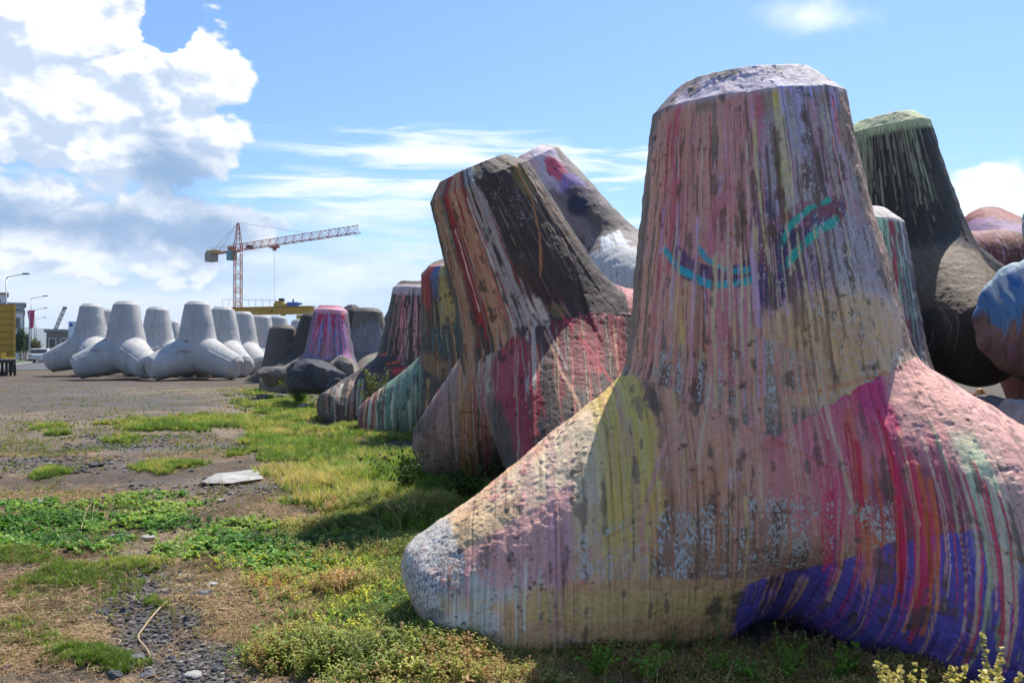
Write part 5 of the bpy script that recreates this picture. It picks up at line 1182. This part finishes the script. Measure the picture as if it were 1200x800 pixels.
# lattice helper
def lattice(mb, p, q, w_, r, n, tri=False, up=Vector((0, 0, 1)), h_=None):
    p = Vector(p); q = Vector(q); d = (q-p).normalized(); s = d.cross(up)
    if s.length < .1: s = d.cross(Vector((1, 0, 0)))
    s.normalize(); v = s.cross(d); h_ = h_ or w_
    cs = [(-w_/2, 0), (w_/2, 0), (0, h_)] if tri else [(-w_/2, -h_/2), (w_/2, -h_/2), (w_/2, h_/2), (-w_/2, h_/2)]
    L = (q-p).length; m_ = len(cs); pt = lambda k, i: p+d*(L*i/n)+s*cs[k % m_][0]+v*cs[k % m_][1]
    for k in range(m_):
        mb.bar(pt(k, 0), pt(k, n), r, 4)
        for i in range(n):
            mb.bar(pt(k, i), pt(k+1, i+1) if i % 2 else pt(k+1, i), r*.55, 4)
            mb.bar(pt(k+(i % 2), i), pt(k+1-(i % 2), i+1), r*.55, 4)
# tower crane
D0 = 150.; s = D0/1000; base = at(278.6, 409, D0); base.z = .2
tc0 = empty('tower_crane', base, label='red and yellow lattice tower crane with a teal cab behind the pale tetrapods', cat='crane')
zj = CAMZ+(409-293.5)*s-.2
mb = MB(); lattice(mb, (0, 0, 0), (0, 0, zj-.5), 1.15, .075, 15); mb.build('mast', simple('orange_lattice_steel', (.50, .17, .06), .5), tc0)
jd = Vector((24.6, -20.5, 0)).normalized()
mb = MB(); lattice(mb, jd*.5+Vector((0, 0, zj)), jd*32.4+Vector((0, 0, zj+.3)), 1.0, .06, 28, True, h_=1.15); mb.build('jib', M_or, tc0)
mb = MB(); a_ = -jd; sd_ = Vector((-jd.y, jd.x, 0))
for k in (-.55, .55): mb.bar(a_*.3+sd_*k+Vector((0, 0, zj)), a_*9.6+sd_*k+Vector((0, 0, zj)), .15, 4)
for i in range(8): mb.bar(a_*(1+i*1.15)-sd_*.55+Vector((0, 0, zj)), a_*(1+i*1.15)+sd_*.55+Vector((0, 0, zj)), .06, 4)
mb.build('counter_jib', simple('orange_beam_paint', (.48, .20, .05), .5), tc0)
mb = MB()
for k in (-.55, .55):
    mb.bar(a_*.5+sd_*k+Vector((0, 0, zj+1.1)), a_*9.4+sd_*k+Vector((0, 0, zj+1.1)), .03, 4)
    for i in range(7): mb.bar(a_*(1+i*1.35)+sd_*k+Vector((0, 0, zj)), a_*(1+i*1.35)+sd_*k+Vector((0, 0, zj+1.1)), .025, 4)
mb.build('railing', M_steel, tc0)
an = math.atan2(jd.y, jd.x)
mb = MB(); mb.box(a_*8.6+Vector((0, 0, zj-.55)), (2.1, 1.5, 1.7), an); mb.build('counterweight', M_cw, tc0, bevel=.05)
mb = MB(); mb.box(a_*8.0+Vector((0, 0, zj+.45)), (2.6, 1.4, .35), an); mb.build('winch_cover', M_ylow, tc0)
mb = MB(); mb.box(a_*1.9+Vector((0, -.2, zj-.75)), (1.5, 1.2, 1.7), an); cb_ = mb.build('cab', M_teal, tc0, bevel=.05)
mb = MB(); mb.box(a_*1.5+Vector((-.0, -.92, zj-.7)), (.8, .05, 1.), an); mb.build('window', M_win, cb_)
mb = MB(); mb.box(a_*2.0+Vector((0, 0, zj+.55)), (1.2, 1., .6), an); mb.build('cabinet', M_or, tc0)
zt = CAMZ+(409-261)*s-.2
mb = MB(); lattice(mb, (0, 0, zj-.2), (0, 0, zj+1.2), 1.2, .09, 1); 
for sx in (-.5, .5):
    for sy in (-.5, .5): mb.bar((sx, sy, zj+1.2), (0.12*(sx*2), .12*(sy*2), zt), .07, 4)
for i in range(4):
    z = zj+1.2+(zt-zj-1.2)*i/4; f_ = 1-.75*i/4; mb.bar((-.5*f_, -.5*f_, z), (.5*f_, -.5*f_, z), .04, 4); mb.bar((-.5*f_, .5*f_, z), (.5*f_, .5*f_, z), .04, 4); mb.bar((-.5*f_, -.5*f_, z), (.5*f_*.8, -.5*f_*.8, z+.9), .04, 4)
mb.build('apex', M_or, tc0)
mb = MB(); mb.bar((0, 0, zt), jd*20+Vector((0, 0, zj+1.3)), .035, 4); mb.bar((0, 0, zt), a_*8.5+Vector((0, 0, zj+.3)), .03, 4); mb.bar((0, 0, zt), a_*6+Vector((0, 0, zj+.3)), .03, 4); mb.build('stay_cable', M_steel, tc0)
tx = 10.9
mb = MB(); mb.box(jd*tx+Vector((0, 0, zj-.2)), (1.5, 1., .35), an).box(jd*tx+Vector((0, 0, zj-.55)), (.5, .5, .5), an); tl = mb.build('trolley', M_or, tc0)
mb = MB(); mb.bar(jd*tx+Vector((0, 0, zj-.5)), jd*tx+Vector((0, 0, 3.)), .02, 4); mb.build('hoist_cable', M_steel, tl)
mb = MB(); mb.box(jd*(3.6)+Vector((0, 0, zj+.35)), (1.1, .7, .6), an); mb.build('winch', M_dk, tc0)
# gantry crane
D1 = 100.; s = .1; zz = lambda y, dd=D1: CAMZ+(409-y)*dd/1000
gc0 = empty('gantry_crane', ((320-600)*s, D1, .2), label='yellow gantry crane girder with blue hoist machinery above the pale tetrapods', cat='crane')
def P(x, y, dd=D1): return Vector(((x-600)*dd/1000-gc0.location.x, dd-D1, CAMZ+(409-y)*dd/1000-.2))
mb = MB(); a = P(262, 363, 101); b_ = P(366, 366, 97); dv = (b_-a); mb.box((a+b_)/2, (dv.length, .9, .82), math.atan2(dv.y, dv.x)); mb.build('girder', M_yel, gc0, bevel=.02)
mb = MB(); mb.box((a+b_)/2+Vector((0, 0, .45)), (dv.length+.2, 1.2, .07), math.atan2(dv.y, dv.x)); mb.build('walkway', simple('dull_yellow_steel', (.36, .22, .03), .6), gc0)
mb = MB(); A_ = a+Vector((0, -.5, 1.2)); B_ = P(325, 364, 98.6)+Vector((0, -.5, 1.2)); mb.bar(A_, B_, .03, 4)
for i in range(9): q = A_.lerp(B_, i/8); mb.bar(q, q-Vector((0, 0, .8)), .025, 4)
mb.build('railing', M_steel, gc0)
for (x, dd) in ((353.5, 97.5), (266, 100.9)):
    q = P(x, 370, dd); mb = MB(); mb.box((q.x, q.y+.1, q.z/2+.1), (1.05 if x > 300 else .9, .8, q.z), 0); mb.build('leg', M_yel, gc0, bevel=.02)
q = P(330, 361, 98.4); mb = MB(); mb.box(q+Vector((0, 0, .35)), (1.6, 1.2, .35)).box(q+Vector((-.25, 0, .65)), (.9, .9, .3)); tr_ = mb.build('trolley', M_ylow, gc0, bevel=.03)
mb = MB(); mb.box(q+Vector((0, 0, .95)), (.55, .6, .35)); mb.build('winch', M_dk, tr_, bevel=.03)
q = P(343.5, 361, 98); mb = MB(); mb.box(q+Vector((0, 0, .42)), (1.2, 1., .5)).box(q+Vector((.5, 0, .5)), (1., .5, .2)); mb.bar(q+Vector((.0, 0, .6)), q+Vector((.0, 0, 1.05)), .1, 8); mb.build('hoist_motor', M_blu, gc0, bevel=.03)
q = P(361, 362, 97.2); mb = MB(); mb.box(q+Vector((0, 0, .15)), (.8, .7, .25)); mb.build('end_box', M_dk, gc0, bevel=.02)
q = P(331.5, 370, 98.2); mb = MB(); mb.box(q, (.45, .4, .4)); mb.build('hook_block', M_cw, gc0)
mb = MB(); mb.box(P(319, 364.5, 98.3)+Vector((0, -.05, 0)), (.35, .05, .22)); mb.build('plate', M_dk, gc0)
# far luffing crane and thin mast above the stone building
D2 = 330.; base = at(61, 409, D2); base.z = .2; lc = empty('harbour_crane', base, label='faint blue grey luffing harbour crane above the stone building', cat='crane'); M_fc = simple('grey_crane_paint', (.28, .32, .34), .6)
mb = MB(); lattice(mb, (0, 0, 6), (4.6, 0, CAMZ+(409-363)*.33), .9, .13, 12); mb.build('jib', M_fc, lc)
mb = MB(); mb.box((4.9, 0, CAMZ+(409-361.5)*.33), (1.2, .9, 1.)); mb.build('jib_head', M_dk, lc)
mb = MB(); mb.box((0, 0, 3), (3, 3, 6)); mb.build('tower', M_fc, lc)

# ------------------------------------------------------------------ air (pale haze for the far hills)
mb = MB(); mb.box((0, 2350, 70), (8800, 5100, 220)); m, t, b = mat('hazy_air'); t.n.remove(b)
pv = t.new('ShaderNodeVolumePrincipled'); pv.inputs['Density'].default_value = .00020; pv.inputs['Color'].default_value = (.80, .90, 1., 1); pv.inputs['Anisotropy'].default_value = .3
t.l.new(pv.outputs[0], t.n['Material Output'].inputs['Volume']); hz = mb.build('haze', m); hz['kind'] = 'stuff'; hz['label'] = 'thin pale sea haze over the far shore and hills'
